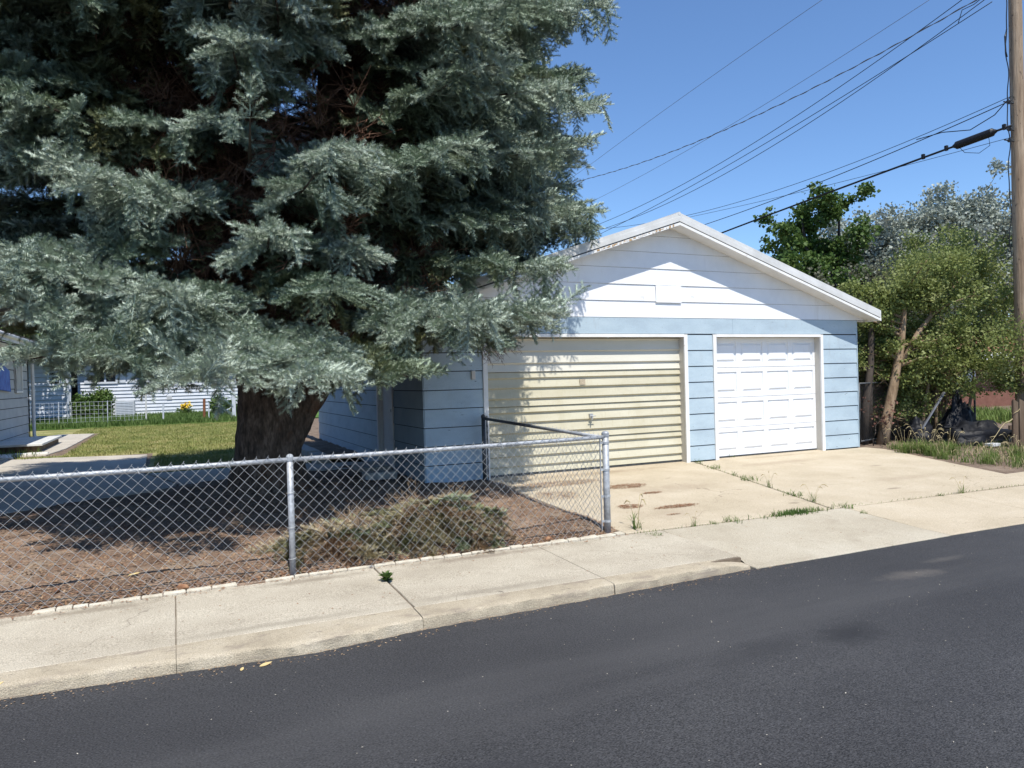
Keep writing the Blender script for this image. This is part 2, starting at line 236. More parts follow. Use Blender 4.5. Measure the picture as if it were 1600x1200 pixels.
# ------------------------------------------------------------------ object helpers
def link_mesh(name, me, mat=None, parent=None, kind=None):
    o = bpy.data.objects.new(name, me); COL.objects.link(o)
    if mat is not None and not me.materials: me.materials.append(mt[mat] if isinstance(mat, str) else mat)
    if parent is not None:
        o.parent = parent
        if parent.parent is None: o.matrix_parent_inverse = Matrix.Translation(-Vector(parent.location))
    if kind: o['kind'] = kind
    return o
def tag(o, label, cat, group=None):
    o['label'] = label; o['category'] = cat
    if group: o['group'] = group
    return o
def thing(name, label, cat, loc=(0, 0, 0), group=None):
    o = bpy.data.objects.new(name, None); COL.objects.link(o); o.location = loc; o.empty_display_size = .2
    return tag(o, label, cat, group)
def setting(name, loc=(0, 0, 0)):
    o = bpy.data.objects.new(name, None); COL.objects.link(o); o.location = loc; o['kind'] = 'structure'
    return o
class MB:
    def __init__(s): s.v = []; s.f = []; s.smooth = False
    def quad(s, *p):
        i = len(s.v); s.v += [tuple(q) for q in p]; s.f.append(tuple(range(i, i+len(p))))
    def box(s, x0, x1, y0, y1, z0, z1):
        i = len(s.v)
        s.v += [(x0,y0,z0),(x1,y0,z0),(x1,y1,z0),(x0,y1,z0),(x0,y0,z1),(x1,y0,z1),(x1,y1,z1),(x0,y1,z1)]
        s.f += [(i,i+3,i+2,i+1),(i+4,i+5,i+6,i+7),(i,i+1,i+5,i+4),(i+1,i+2,i+6,i+5),(i+2,i+3,i+7,i+6),(i+3,i,i+4,i+7)]
        return s
    def hexa(s, p):
        """8 corners: bottom ring 0-3, top ring 4-7, same winding as box"""
        i = len(s.v); s.v += [tuple(q) for q in p]
        s.f += [(i,i+3,i+2,i+1),(i+4,i+5,i+6,i+7),(i,i+1,i+5,i+4),(i+1,i+2,i+6,i+5),(i+2,i+3,i+7,i+6),(i+3,i,i+4,i+7)]
        return s
    def tube(s, pts, rad, n=6, cap=True, jit=0.):
        pts = [Vector(p) for p in pts]
        rad = rad if hasattr(rad, '__len__') else [rad]*len(pts)
        i0 = len(s.v); ref = Vector((0, 0, 1))
        for k, p in enumerate(pts):
            t = (pts[min(k+1, len(pts)-1)] - pts[max(k-1, 0)]).normalized()
            if abs(t.dot(ref)) > .95: a = Vector((1, 0, 0))
            else: a = ref
            u = t.cross(a).normalized(); v = t.cross(u)
            for j in range(n):
                an = 2*math.pi*j/n; r = rad[k]*(1+random.uniform(-jit, jit))
                s.v.append(tuple(p+u*(math.cos(an)*r)+v*(math.sin(an)*r)))
        for k in range(len(pts)-1):
            for j in range(n):
                a = i0+k*n+j; b = i0+k*n+(j+1) % n
                s.f.append((a, b, b+n, a+n))
        if cap:
            s.f.append(tuple(i0+j for j in range(n))[::-1]); s.f.append(tuple(i0+(len(pts)-1)*n+j for j in range(n)))
        return s
    def prism(s, poly, z0, z1):
        """poly: list of (x, y) ccw; z0/z1 numbers or functions"""
        i = len(s.v); n = len(poly); f0 = z0 if callable(z0) else (lambda x, y: z0); f1 = z1 if callable(z1) else (lambda x, y: z1)
        s.v += [(x, y, f0(x, y)) for x, y in poly] + [(x, y, f1(x, y)) for x, y in poly]
        s.f.append(tuple(i+k for k in range(n))[::-1]); s.f.append(tuple(i+n+k for k in range(n)))
        for k in range(n): s.f.append((i+k, i+(k+1) % n, i+n+(k+1) % n, i+n+k))
        return s
    def mesh(s, name):
        me = bpy.data.meshes.new(name); me.from_pydata(s.v, [], s.f); me.update()
        if s.smooth: me.shade_smooth()
        return me
    def build(s, name, mat, parent=None, kind=None, bevel=0., smooth=False):
        s.smooth = smooth
        me = s.mesh(name)
        if bevel:
            bm = bmesh.new(); bm.from_mesh(me)
            bmesh.ops.bevel(bm, geom=bm.edges[:], offset=bevel, segments=2, profile=.6, affect='EDGES')
            bm.to_mesh(me); bm.free()
        return link_mesh(name, me, mat, parent, kind)
def np_mesh(name, V, F, smooth=False):
    """fast mesh from arrays; F is (m, k)"""
    me = bpy.data.meshes.new(name); V = np.asarray(V, dtype=np.float32); F = np.asarray(F, dtype=np.int32)
    me.vertices.add(len(V)); me.vertices.foreach_set('co', V.ravel())
    m_, k = F.shape
    me.loops.add(m_*k); me.loops.foreach_set('vertex_index', F.ravel())
    me.polygons.add(m_); me.polygons.foreach_set('loop_start', np.arange(0, m_*k, k, dtype=np.int32))
    me.polygons.foreach_set('loop_total', np.full(m_, k, dtype=np.int32))
    me.update(calc_edges=True); me.validate()
    return me
def clone(o, loc=None, rz=None, scale=None, label=None, parent=None):
    """copy a thing with its parts and their sub-parts; meshes stay shared"""
    c = o.copy(); COL.objects.link(c)
    if parent is not None: c.parent = parent
    if loc is not None: c.location = loc
    if rz is not None: c.rotation_euler = (0, 0, rz)
    if scale is not None: c.scale = (scale,)*3 if not hasattr(scale, '__len__') else scale
    if label: c['label'] = label
    for ch in o.children: clone(ch, parent=c)
    return c

def gz(x, y):
    if y < 5.05: return -.25
    if y < 6.45: return -.235 + (y-5.05)*.05
    if y < 10.: return -.145 + (y-6.45)*.145/3.55
    if y < 32: return 0.
    if y < 40: return (y-32)*.025
    return .2
def interp(xs, ys, x): return float(np.interp(x, xs, ys))

# ================================================================== LARGE STRUCTURE
# ------------------------------------------------------------------ ground, road, sidewalk, kerb, driveway
ys = [-300, 4.9, 5.0, 6.3, 6.5, 10., 20, 32, 40, 70, 150, 900]
zs = [-.40, -.40, -.40, -.36, -.16, -.012, -.012, -.012, .185, .2, .2, .2]
b = MB()
xs = [-900, -60, -6, 4, 13, 60, 900]
for i in range(len(ys)-1):
    for j in range(len(xs)-1):
        b.quad((xs[j], ys[i], zs[i]), (xs[j+1], ys[i], zs[i]), (xs[j+1], ys[i+1], zs[i+1]), (xs[j], ys[i+1], zs[i+1]))
o = b.build('ground', 'dirt', kind='structure')

# the road's far edge, with the slightly ragged edge of a fresh overlay
def road_edge(x): return interp([-60, -3, -.95, .8, 1.5, 2.8, 4.5, 5.7, 6.75, 7.35, 8.5, 14, 60], [5.4, 5.12, 5.03, 4.89, 4.97, 5.005, 5.07, 5.07, 5.08, 5.08, 5.06, 4.95, 4.6], x)
b = MB(); X = list(np.concatenate([np.linspace(-300, -8, 12), np.arange(-7.9, 14, .035), np.linspace(14.2, 300, 12)]))
edge = [(x, road_edge(x) + .016*mnoise.noise(Vector((x*9, 0, 3))) + .010*mnoise.noise(Vector((x*31, 0, 1)))) for x in X]
for (xa, ya), (xb, yb) in zip(edge, edge[1:]):
    b.quad((xa, -60, -.30), (xb, -60, -.30), (xb, 2.4, -.25), (xa, 2.4, -.25))
    b.quad((xa, 2.4, -.25), (xb, 2.4, -.25), (xb, yb-.03, -.245), (xa, ya-.03, -.245))
    b.quad((xa, ya-.03, -.245), (xb, yb-.03, -.245), (xb, yb, -.262), (xa, ya, -.262))
    b.quad((xa, ya, -.262), (xb, yb, -.262), (xb, yb, -.42), (xa, ya, -.42))
b.build('road', 'asphalt', kind='structure')

def jitter_line(p, q, n, amp, seed):
    p = Vector(p); q = Vector(q); d = (q-p); nrm = Vector((-d.y, d.x)).normalized(); out = []
    for i in range(n):
        t = i/n; a = amp*mnoise.noise(Vector((t*d.length*6, seed, .5))) if 0 < i else 0
        r = p+d*t+nrm*a; out.append((r.x, r.y))
    return out
def slab(name, poly, ztop, thick, mat, parent, rnd=.012, amp=.006, step=.12, sub=True):
    """a concrete slab: uneven broken edges, rounded arris, real thickness"""
    pts = []
    for k in range(len(poly)):
        p, q = poly[k], poly[(k+1) % len(poly)]
        n = max(1, int((Vector(q)-Vector(p)).length/step)); pts += jitter_line(p, q, n, amp, k*3.7+poly[0][0])
    c = Vector((sum(p[0] for p in pts)/len(pts), sum(p[1] for p in pts)/len(pts)))
    n = len(pts); ins = []
    for k in range(n):
        a, p, q = Vector(pts[k-1]), Vector(pts[k]), Vector(pts[(k+1) % n])
        t = (q-a).normalized(); nr = Vector((-t.y, t.x)); ins.append(tuple(p+nr*rnd*(1.0+.6*mnoise.noise(Vector((p.x*13, p.y*13, 2))))))
    m2 = [tuple(Vector(p)*.7+Vector(i_)*.3) for p, i_ in zip(pts, ins)]
    v = [(x, y, ztop(x, y)) for x, y in ins] + [(x, y, ztop(x, y)-rnd*.35) for x, y in m2] + [(x, y, ztop(x, y)-rnd) for x, y in pts] + [(x, y, ztop(x, y)-thick) for x, y in pts]
    f = [tuple(range(n))]
    for ring in range(3):
        for k in range(n): f.append((ring*n+n+k, ring*n+n+(k+1) % n, ring*n+(k+1) % n, ring*n+k))
    me = bpy.data.meshes.new(name); me.from_pydata(v, [], f); me.update()
    return link_mesh(name, me, mat, parent)

def zwalk(x, y): return interp([4.95, 5.2, 6.45], [-.185, -.168, -.142], y) + .0
def zdrive(x, y): return -.140 + (y-6.42)*(.135/3.7)
def zapron(x, y): return interp([4.9, 5.45, 6.4], [-.238, -.215, -.142], y)
sidewalk = setting('sidewalk', (1, 5.8, -.2))
kerb = setting('kerb', (1, 5.1, -.2))
def back(x): return interp([-8, -1, 1.5, 4.3, 11, 20], [6.36, 6.38, 6.44, 6.41, 6.26, 6.1], x)
joints = [-7.9, -6.3, -4.75, -3.2, -1.62, -.035, 1.56, 3.17, 4.62]
for a, c in zip(joints, joints[1:]):
    g0 = 0.007 if abs(a-1.56) < .01 else .0025; g1 = 0.007 if abs(c-1.56) < .01 else .0025
    slab('sidewalk_slab', [(a+g0, 5.235), (c-g1, 5.235), (c-g1, back(c)), (a+g0, back(a))], zwalk, .12, 'walk', sidewalk, rnd=.008, amp=.003)
for a, c in [(7.235, 9.15), (9.16, 11.2), (11.21, 13.4), (13.41, 16), (16.01, 19)]:
    slab('sidewalk_slab', [(a, road_edge(a)-.05), (c, road_edge(c)-.05), (c, back(c)-.01), (a, back(a)-.01)], zapron, .14, 'drive', sidewalk, rnd=.008, amp=.004)
slab('apron_slab', [(4.63, 5.02), (5.6, road_edge(5.6)-.06), (6.4, road_edge(6.4)-.06), (7.228, road_edge(7.2)-.06), (7.228, back(7.2)-.01), (4.63, back(4.62)-.01)], zapron, .14, 'apron', sidewalk, rnd=.008, amp=.004)
# kerb pieces: rounded, worn, with a broken joint at x = 1.53
def kerb_piece(x0, x1, off, taper=False):
    N = max(8, int((x1-x0)/.05)); prof = [(.235, -.168), (.15, -.170), (.06, -.173), (.026, -.176), (.012, -.184), (.006, -.198), (.0, -.30), (.235, -.30)]
    v = []; f = []; np_ = len(prof)
    for i in range(N+1):
        x = x0+(x1-x0)*i/N; base = interp([-8, -3, -.95, .8, 1.5, 2.8, 4.7], [5.13, 5.13, 5.035, 4.895, 4.975, 5.01, 5.09], x)
        drop = 0.
        if taper and x > x1-.55: drop = ((x-(x1-.55))/.55)**2*.055
        for j, (py, pz) in enumerate(prof):
            nx = mnoise.noise(Vector((x*7, j*1.3, 5)))*.006 + mnoise.noise(Vector((x*23, j*2.1, 9)))*.0045
            y = base+off+py if j not in (0, 7) else 5.228
            if 0 < j < 7: y += nx*1.4
            z = pz + (nx*.7 if 0 < j < 6 else 0) - (drop if 0 < j < 7 else drop*.5)
            v.append((x, y, z))
    for i in range(N):
        for j in range(np_):
            a = i*np_+j; c = i*np_+(j+1) % np_; f.append((a, c, c+np_, a+np_))
    f.append(tuple(range(np_))[::-1]); f.append(tuple(N*np_+j for j in range(np_)))
    me = bpy.data.meshes.new('kerb_stone'); me.from_pydata(v, [], f); me.update(); bm = bmesh.new(); bm.from_mesh(me); bmesh.ops.recalc_face_normals(bm, faces=bm.faces); bm.to_mesh(me); bm.free()
    me.shade_smooth(); me.set_sharp_from_angle(angle=R(32))
    return link_mesh('kerb_stone', me, 'kerb', kerb)
kerb_piece(-7.9, -1.618, .01); kerb_piece(-1.615, -.0365, 0.); kerb_piece(-.0335, 1.546, -.005); kerb_piece(1.554, 3.1685, .012); kerb_piece(3.1715, 4.63, .0, True)
b = MB()
for (x0, x1) in ((-7.9, 4.62), (7.24, 18.9)):
    for (ya, yb) in ((5.20, 5.8), (5.8, 6.40)):
        b.hexa([(x0, ya, -.3), (x1, ya, -.3), (x1, yb, -.3), (x0, yb, -.3)] + [(x, y, (zwalk if x1 < 5 else zapron)(x, y)-.011) for x, y in ((x0, ya), (x1, ya), (x1, yb), (x0, yb))])
b.build('joint_filler', 'joint', sidewalk)

driveway = setting('driveway', (8, 8, 0))
def djoint(y): return interp([6.2, 10.1], [7.02, 8.02], y)
slab('driveway_slab', [(4.22, 6.46), (djoint(6.3)-.012, 6.36), (djoint(10.1)-.012, 10.10), (8.0, 10.32), (4.2, 10.32)], zdrive, .15, 'drive', driveway, rnd=.01, amp=.006)
slab('driveway_slab', [(djoint(6.3)+.012, 6.36), (11.1, 6.29), (11.25, 6.9), (11.62, 8.05), (12.2, 9.75), (12.1, 10.10), (11.03, 10.11), (11.03, 10.32), (8.55, 10.32), (8.5, 10.10), (djoint(10.1)+.012, 10.10)], zdrive, .15, 'drive', driveway, rnd=.01, amp=.006)
slab('driveway_slab', [(11.16, 6.29), (13.4, 6.2), (13.3, 7.0), (11.75, 7.35), (11.33, 7.0)], lambda x, y: zdrive(x, y)-.02, .12, 'drive', driveway, rnd=.012, amp=.03)

# yard: bed of needle duff under the spruce, concrete slab and walk, lawn
def grid_sheet(name, x0, x1, y0, y1, st, zf, mat, kind='structure'):
    nx = int((x1-x0)/st)+1; ny = int((y1-y0)/st)+1
    xs_ = np.linspace(x0, x1, nx); ys_ = np.linspace(y0, y1, ny)
    V = [(x, y, zf(x, y)) for y in ys_ for x in xs_]
    F = [(j*nx+i, j*nx+i+1, (j+1)*nx+i+1, (j+1)*nx+i) for j in range(ny-1) for i in range(nx-1)]
    me = np_mesh(name, V, F); me.shade_smooth()
    return link_mesh(name, me, mat, None, kind)
def zbed(x, y):
    z = gz(x, y)+.012 + .035*mnoise.noise(Vector((x*1.1, y*1.1, 0))) + .014*mnoise.noise(Vector((x*5, y*5, 1))) + .007*mnoise.noise(Vector((x*14, y*14, 2)))
    z += .10*math.exp(-(((x-1.3)/1.1)**2+((y-10.6)/1.1)**2))
    z -= max(0, x-4.16-.16*mnoise.noise(Vector((y*1.3, 3, 0)))-.05*mnoise.noise(Vector((y*6, 1, 0))))*.35
    e = min(1, max(0, (y-6.50)/.25)); return (gz(x, y)-.02)*(1-e)+z*e
def bed_far(x): return interp([-9, -2, .9, 2.9, 3.3], [8.0, 10.7, 12.7, 13.2, 13.3], x)
grid_sheet('needle_bed', -9, 4.60, 6.44, 13.2, .06, lambda x, y: zbed(x, y) if y < bed_far(x) else -.03, 'duff')
yard = setting('yard_paving', (-3, 15, 0))
zs_ = lambda x, y: .02
slab('concrete_slab', [(-9, 5.8+2.4), (-1.96, 10.72), (-.05, 12.05), (.0, 12.4), (-.52, 14.3), (-.59, 18.35), (-2.6, 19.0), (-3.6, 19.2), (-9, 18.5)], zs_, .1, 'slab', yard, rnd=.015, amp=.012)
slab('walk_slab', [(.01, 12.10), (.88, 12.70), (2.0, 13.0), (3.0, 12.6), (3.05, 13.8), (1.8, 14.2), (-.45, 14.25), (.05, 12.45)], zs_, .1, 'slab', yard, rnd=.015, amp=.012)
slab('stepping_path', [(-4.3, 20.0), (-2.75, 20.0), (-2.55, 22), (-2.5, 28.4), (-3.6, 28.9), (-4.1, 26.5)], zs_, .06, 'slab', yard, rnd=.015, amp=.012)
b = MB(); NX = 30
grid_sheet('lawn', -3.2, 3.2, 13.6, 32.6, .25, lambda x, y: (.004 + .01*mnoise.noise(Vector((x, y, 0)))) if not (y < 14.4 and x > -.5) and not (x < -.4 and y < 18.9) and not (x < -2.4 and 19.6 < y < 28.9) else -.03, 'lawn')
grid_sheet('side_lawn', -40, -3.2, 28.8, 32.6, .4, lambda x, y: .004, 'lawn')
grid_sheet('garden_strip', -40, 9, 32.6, 39.5, .4, lambda x, y: gz(x, y)+.012+.03*mnoise.noise(Vector((x, y, 0))), 'green')

def scatter_blades(name, pts, hmin, hmax, wid, lean, mat, parent=None, kind='stuff', zf=gz):
    """single bent triangles/quads standing on the ground"""
    n = len(pts); h = RNG.uniform(hmin, hmax, n); a = RNG.uniform(0, 2*np.pi, n); ln = RNG.uniform(0, lean, n)*h
    x, y = pts[:, 0], pts[:, 1]; z = pts[:, 2]
    dx, dy = np.cos(a)*ln, np.sin(a)*ln; px, py = -np.sin(a)*wid, np.cos(a)*wid
    V = np.empty((n, 5, 3))
    V[:, 0] = np.c_[x-px, y-py, z]; V[:, 1] = np.c_[x+px, y+py, z]
    V[:, 2] = np.c_[x-px*.8+dx*.35, y-py*.8+dy*.35, z+h*.6]; V[:, 3] = np.c_[x+px*.8+dx*.35, y+py*.8+dy*.35, z+h*.6]
    V[:, 4] = np.c_[x+dx, y+dy, z+h*.95]
    i = np.arange(n)*5
    F = np.concatenate([np.c_[i, i+1, i+3], np.c_[i, i+3, i+2], np.c_[i+2, i+3, i+4]])
    return link_mesh(name, np_mesh(name, V.reshape(-1, 3), F), mat, parent, kind)
def keep_lawn(p):
    x, y = p[:, 0], p[:, 1]
    return p[~((y < 14.4) & (x > -.5)) & ~((x < -.4) & (y < 18.9)) & ~((x < -2.35) & (y > 19.4) & (y < 29))]
P = np.c_[RNG.uniform(-3.2, 3.1, 60000), 13.6+19*RNG.random(60000)**1.25, np.zeros(60000)]; P = keep_lawn(P)
scatter_blades('lawn_grass', P, .03, .075, .006, .9, 'blade')
P = np.c_[RNG.uniform(-6.5, 4, 26000), RNG.uniform(32.7, 38.6, 26000), np.zeros(26000)]; P[:, 2] = (P[:, 1]-32)*.025
scatter_blades('garden_grass', P, .10, .28, .012, .7, 'greenblade')

# ------------------------------------------------------------------ siding boards
def board_front(y, x0b, x1b, x0t, x1t, z0, z1, mat, parent, tb=.017, tt=.005, name='siding_board'):
    """lapped board on a wall facing -Y whose core face is at y: thick foot, thin head"""
    B = MB(); B.hexa([(x0b, y-tb, z0), (x1b, y-tb, z0), (x1b, y-.001, z0), (x0b, y-.001, z0), (x0t, y-tt, z1), (x1t, y-tt, z1), (x1t, y-.001, z1), (x0t, y-.001, z1)])
    return B.build(name, mat, parent)
def board_side(x, y0, y1, z0, z1, mat, parent, sgn=-1, tb=.017, tt=.005, name='siding_board'):
    """lapped board on a wall facing sgn*X"""
    B = MB(); a, c = (y0, y1) if sgn > 0 else (y1, y0)
    B.hexa([(x+sgn*tb, a, z0), (x+sgn*tb, c, z0), (x+sgn*.001, c, z0), (x+sgn*.001, a, z0), (x+sgn*tt, a, z1), (x+sgn*tt, c, z1), (x+sgn*.001, c, z1), (x+sgn*.001, a, z1)])
    return B.build(name, mat, parent)
GY, GX0, GX1, GB, SP = 10.121, 3.234, 11.986, 18.66, .272
garage = thing('garage', 'light blue two-door garage with white gable standing behind the concrete driveway', 'garage', (7.6, 14.4, 0))
rz = lambda x: 4.14 - .3285*abs(x-7.61)        # top of the roof
OH, SOV = .30, .30
rz_top = lambda x: 4.115 - .3285*abs(x-7.61)
# wall core with the two door openings and the side door opening
b = MB()
D1, D2 = (4.245, 7.865), (8.555, 11.015); HEAD = 2.125
yc = GY+.02
for x0, x1, z0, z1 in [(GX0+.02, D1[0]-.035, -.1, 2.45), (D1[1]+.035, D2[0]-.035, -.1, 2.45), (D2[1]+.035, GX1-.02, -.1, 2.45), (D1[0]-.035, D1[1]+.035, HEAD+.035, 2.45), (D2[0]-.035, D2[1]+.035, HEAD+.035, 2.45)]:
    b.box(x0, x1, yc, yc+.1, z0, z1)
b.box(GX0+.02, GX0+.12, yc+.1, 11.80, -.1, 2.45); b.box(GX0+.02, GX0+.12, 12.72, GB, -.1, 2.45); b.box(GX0+.02, GX0+.12, 11.80, 12.72, 2.1, 2.45)
b.box(GX1-.12, GX1-.02, yc+.1, GB, -.1, 2.45); b.box(GX0+.12, GX1-.12, GB-.1, GB, -.1, 2.45)
i = len(b.v)
for y in (yc, yc+.1): b.v += [(GX0+.02, y, 2.45), (GX1-.02, y, 2.45), (GX1-.02, y, rz_top(GX1)-.12), (7.61, y, 3.95), (GX0+.02, y, rz_top(GX0)-.12)]
b.f += [tuple(i+k for k in range(5)), tuple(i+5+k for k in range(5))[::-1]] + [(i+(k+1) % 5, i+k, i+5+k, i+5+(k+1) % 5) for k in range(5)]
i = len(b.v)
for y in (GB-.1, GB): b.v += [(GX0+.12, y, 2.45), (GX1-.12, y, 2.45), (GX1-.12, y, rz_top(GX1)-.12), (7.61, y, 3.95), (GX0+.12, y, rz_top(GX0)-.12)]
b.f += [tuple(i+k for k in range(5)), tuple(i+5+k for k in range(5))[::-1]] + [(i+(k+1) % 5, i+k, i+5+k, i+5+(k+1) % 5) for k in range(5)]
b.build('wall', 'dark_core', garage)
b = MB(); b.box(4, 11.9, 14, 18, -.05, .0); b.build('floor_slab', 'walk', garage)
# front boards, course by course (0 = bottom)
for k in range(8):
    z0, z1 = k*SP, (k+1)*SP-.013
    for (x0, x1) in ((GX0, 4.172), (7.937, 8.482), (11.086, GX1)):
        zz = z0 if k or x0 < 4 else .012
        if k == 0 and x0 < 4: zz = -.05
        board_front(yc, x0, x1, x0, x1, zz, z1, 'blue', garage)
for x0, x1 in ((GX0, 5.62), (5.623, 8.93), (8.933, GX1)):
    b = MB(); b.box(x0, x1, GY+.002, yc-.001, 8*SP+.006, 9*SP-.006); b.build('frieze_board', 'blue', garage)
gx = lambda z: ((4.14-.181-z)/.3285)            # half-width of the gable at height z (under the soffit)
for k in range(9, 15):
    z0, z1 = k*SP, min((k+1)*SP-.004, 3.955)
    xb, xt = min(gx(z0), 4.6), max(.02, gx(z1)); cx = 7.61
    tb_ = .019 if k > 9 else .022; xj = cx+(-.9, 1.1, -.35, .75, .1, 0)[k-9]
    if xt > .9: board_front(yc, cx-xb, xj-.001, cx-xt, xj-.001, z0, z1, 'white', garage, tb=tb_); board_front(yc, xj+.001, cx+xb, xj+.001, cx+xt, z0, z1, 'white', garage, tb=tb_)
    else: board_front(yc, cx-xb, cx+xb, cx-xt, cx+xt, z0, z1, 'white', garage, tb=tb_)
b = MB(); b.box(7.31, 7.83, yc-.034, yc-.018, 2.70, 2.985); b.build('patch_board', 'white', garage, bevel=.003)
for x, z in ((7.05, 2.775), (7.575, 2.79), (8.08, 2.80)):
    b = MB()
    b.box(x-.035, x-.02, yc-.0195, yc-.010, z-.045, z+.03); b.box(x+.012, x+.027, yc-.0195, yc-.010, z-.045, z+.03); b.box(x-.02, x+.012, yc-.0195, yc-.010, z+.012, z+.026)
    b.build('letter_ghost', 'trim', garage)
# left side wall boards, split by the side door
for k in range(9):
    z0, z1 = k*SP, (k+1)*SP-.013
    if k == 8: z1 = 2.42
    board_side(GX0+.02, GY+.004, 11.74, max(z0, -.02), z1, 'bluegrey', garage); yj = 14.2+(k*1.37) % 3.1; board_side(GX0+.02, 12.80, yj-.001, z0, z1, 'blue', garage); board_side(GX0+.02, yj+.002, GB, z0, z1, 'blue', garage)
for k in range(9):
    z0, z1 = k*SP, (k+1)*SP-.013
    board_side(GX1-.02, GY+.004, GB, z0, z1, 'blue', garage, sgn=1)
b = MB(); b.box(GX1-.012, GX1+.004, GY-.002, GY+.012, 0, 2.44); b.build('corner_trim', 'blue', garage)
# roof: two slopes, soffits, rake edges
for sgn in (-1, 1):
    xe = 7.61+sgn*4.67
    def P_(x, y, dz): return (x, y, 4.14-.3285*abs(x-7.61)+dz)
    b = MB(); ya, yb = GY-OH+.012, GB+.3
    q = [(7.61, ya), (xe, ya), (xe, yb), (7.61, yb)] if sgn > 0 else [(xe, ya), (7.61, ya), (7.61, yb), (xe, yb)]
    b.hexa([P_(x, y, -.06) for x, y in q] + [P_(x, y, 0) for x, y in q]); rf = b.build('roof', 'shingle', garage)
    def strip(y0, y1, d0, d1, mat, name, xa=7.61, xb=xe):
        B = MB(); q = [(xa, y0), (xb, y0), (xb, y1), (xa, y1)] if sgn > 0 else [(xb, y0), (xa, y0), (xa, y1), (xb, y1)]
        B.hexa([P_(x, y, d0) for x, y in q] + [P_(x, y, d1) for x, y in q]); return B.build(name, mat, rf)
    # rolled metal rake edge (three facets), dark gap, thin white fascia lip
    strip(GY-OH-.004, GY-OH+.012, -.130, -.055, 'roofmetal', 'rake_edge'); strip(GY-OH+.004, GY-OH+.09, -.055, .012, 'roofmetal', 'rake_edge')
    strip(GY-OH+.014, GY-OH+.03, -.150, -.131, 'darksteel', 'shadow_gap'); strip(GY-OH-.008, GY-OH+.03, -.195, -.151, 'trim', 'fascia')
    strip(GY-OH+.031, GY-.0+.018, -.180, -.160, 'trim', 'soffit')
    B = MB(); zt = 4.14-.3285*4.67
    x0, x1 = (xe-.02, xe+.004) if sgn > 0 else (xe-.004, xe+.02)
    B.box(x0, x1, GY-OH-.002, GB+.3, zt-.19, zt+.004); B.build('fascia', 'trim', rf)
    x0, x1 = (GX1-.01, xe-.021) if sgn > 0 else (xe+.021, GX0+.01)
    B = MB(); B.box(x0, x1, GY+.02, GB+.3, zt-.18, zt-.165); B.build('soffit', 'trim', rf)
b = MB(); b.tube([(7.61, GY-OH+.0, 4.135), (7.61, GB+.3, 4.135)], .03, 6); b.build('ridge_cap', 'roofmetal', garage)
random.seed(4)
b = MB()                                            # flaked patches on the left rake near the ridge
for t in np.linspace(.12, 1.55, 22):
    x = 7.61-t; z = 4.14-.3285*t; wq = random.uniform(.02, .07); h0 = random.uniform(-.192, -.168)
    b.hexa([(x-wq, GY-OH-.0115, z+h0-.3285*wq), (x, GY-OH-.0115, z+h0), (x, GY-OH-.008, z+h0), (x-wq, GY-OH-.008, z+h0-.3285*wq), (x-wq, GY-OH-.0115, z-.155-.3285*wq), (x, GY-OH-.0115, z-.155), (x, GY-OH-.008, z-.155), (x-wq, GY-OH-.008, z-.155-.3285*wq)])
b.build('bare_wood', 'flaked', garage, 'stuff')
# overhead doors
REC = .145
def door_frame(x0, x1, wl, wr):
    f = MB(); f.box(x0-wl, x0, GY-.012, yc+.0, -.03, HEAD+.045); f.build('door_trim', 'trim', garage, bevel=.003)
    f = MB(); f.box(x1, x1+wr, GY-.012, yc+.0, -.03, HEAD+.045); f.build('door_trim', 'trim', garage, bevel=.003)
    f = MB(); f.box(x0+.001, x1-.001, GY-.016, yc+.0, HEAD, HEAD+.05); f.build('door_trim', 'trim', garage, bevel=.003)
    f = MB(); f.box(x0-.03, x0-.002, yc+.001, GY+REC+.06, -.03, HEAD); f.build('door_jamb', 'reveal', garage)
    f = MB(); f.box(x1+.002, x1+.03, yc+.001, GY+REC+.06, -.03, HEAD); f.build('door_jamb', 'reveal', garage)
    f = MB(); f.box(x0-.03, x1+.03, yc+.001, GY+REC+.06, HEAD+.002, HEAD+.03); f.build('door_jamb', 'reveal', garage)
door_frame(*D1, .072, .072); door_frame(*D2, .072, .066)
yd = GY+REC
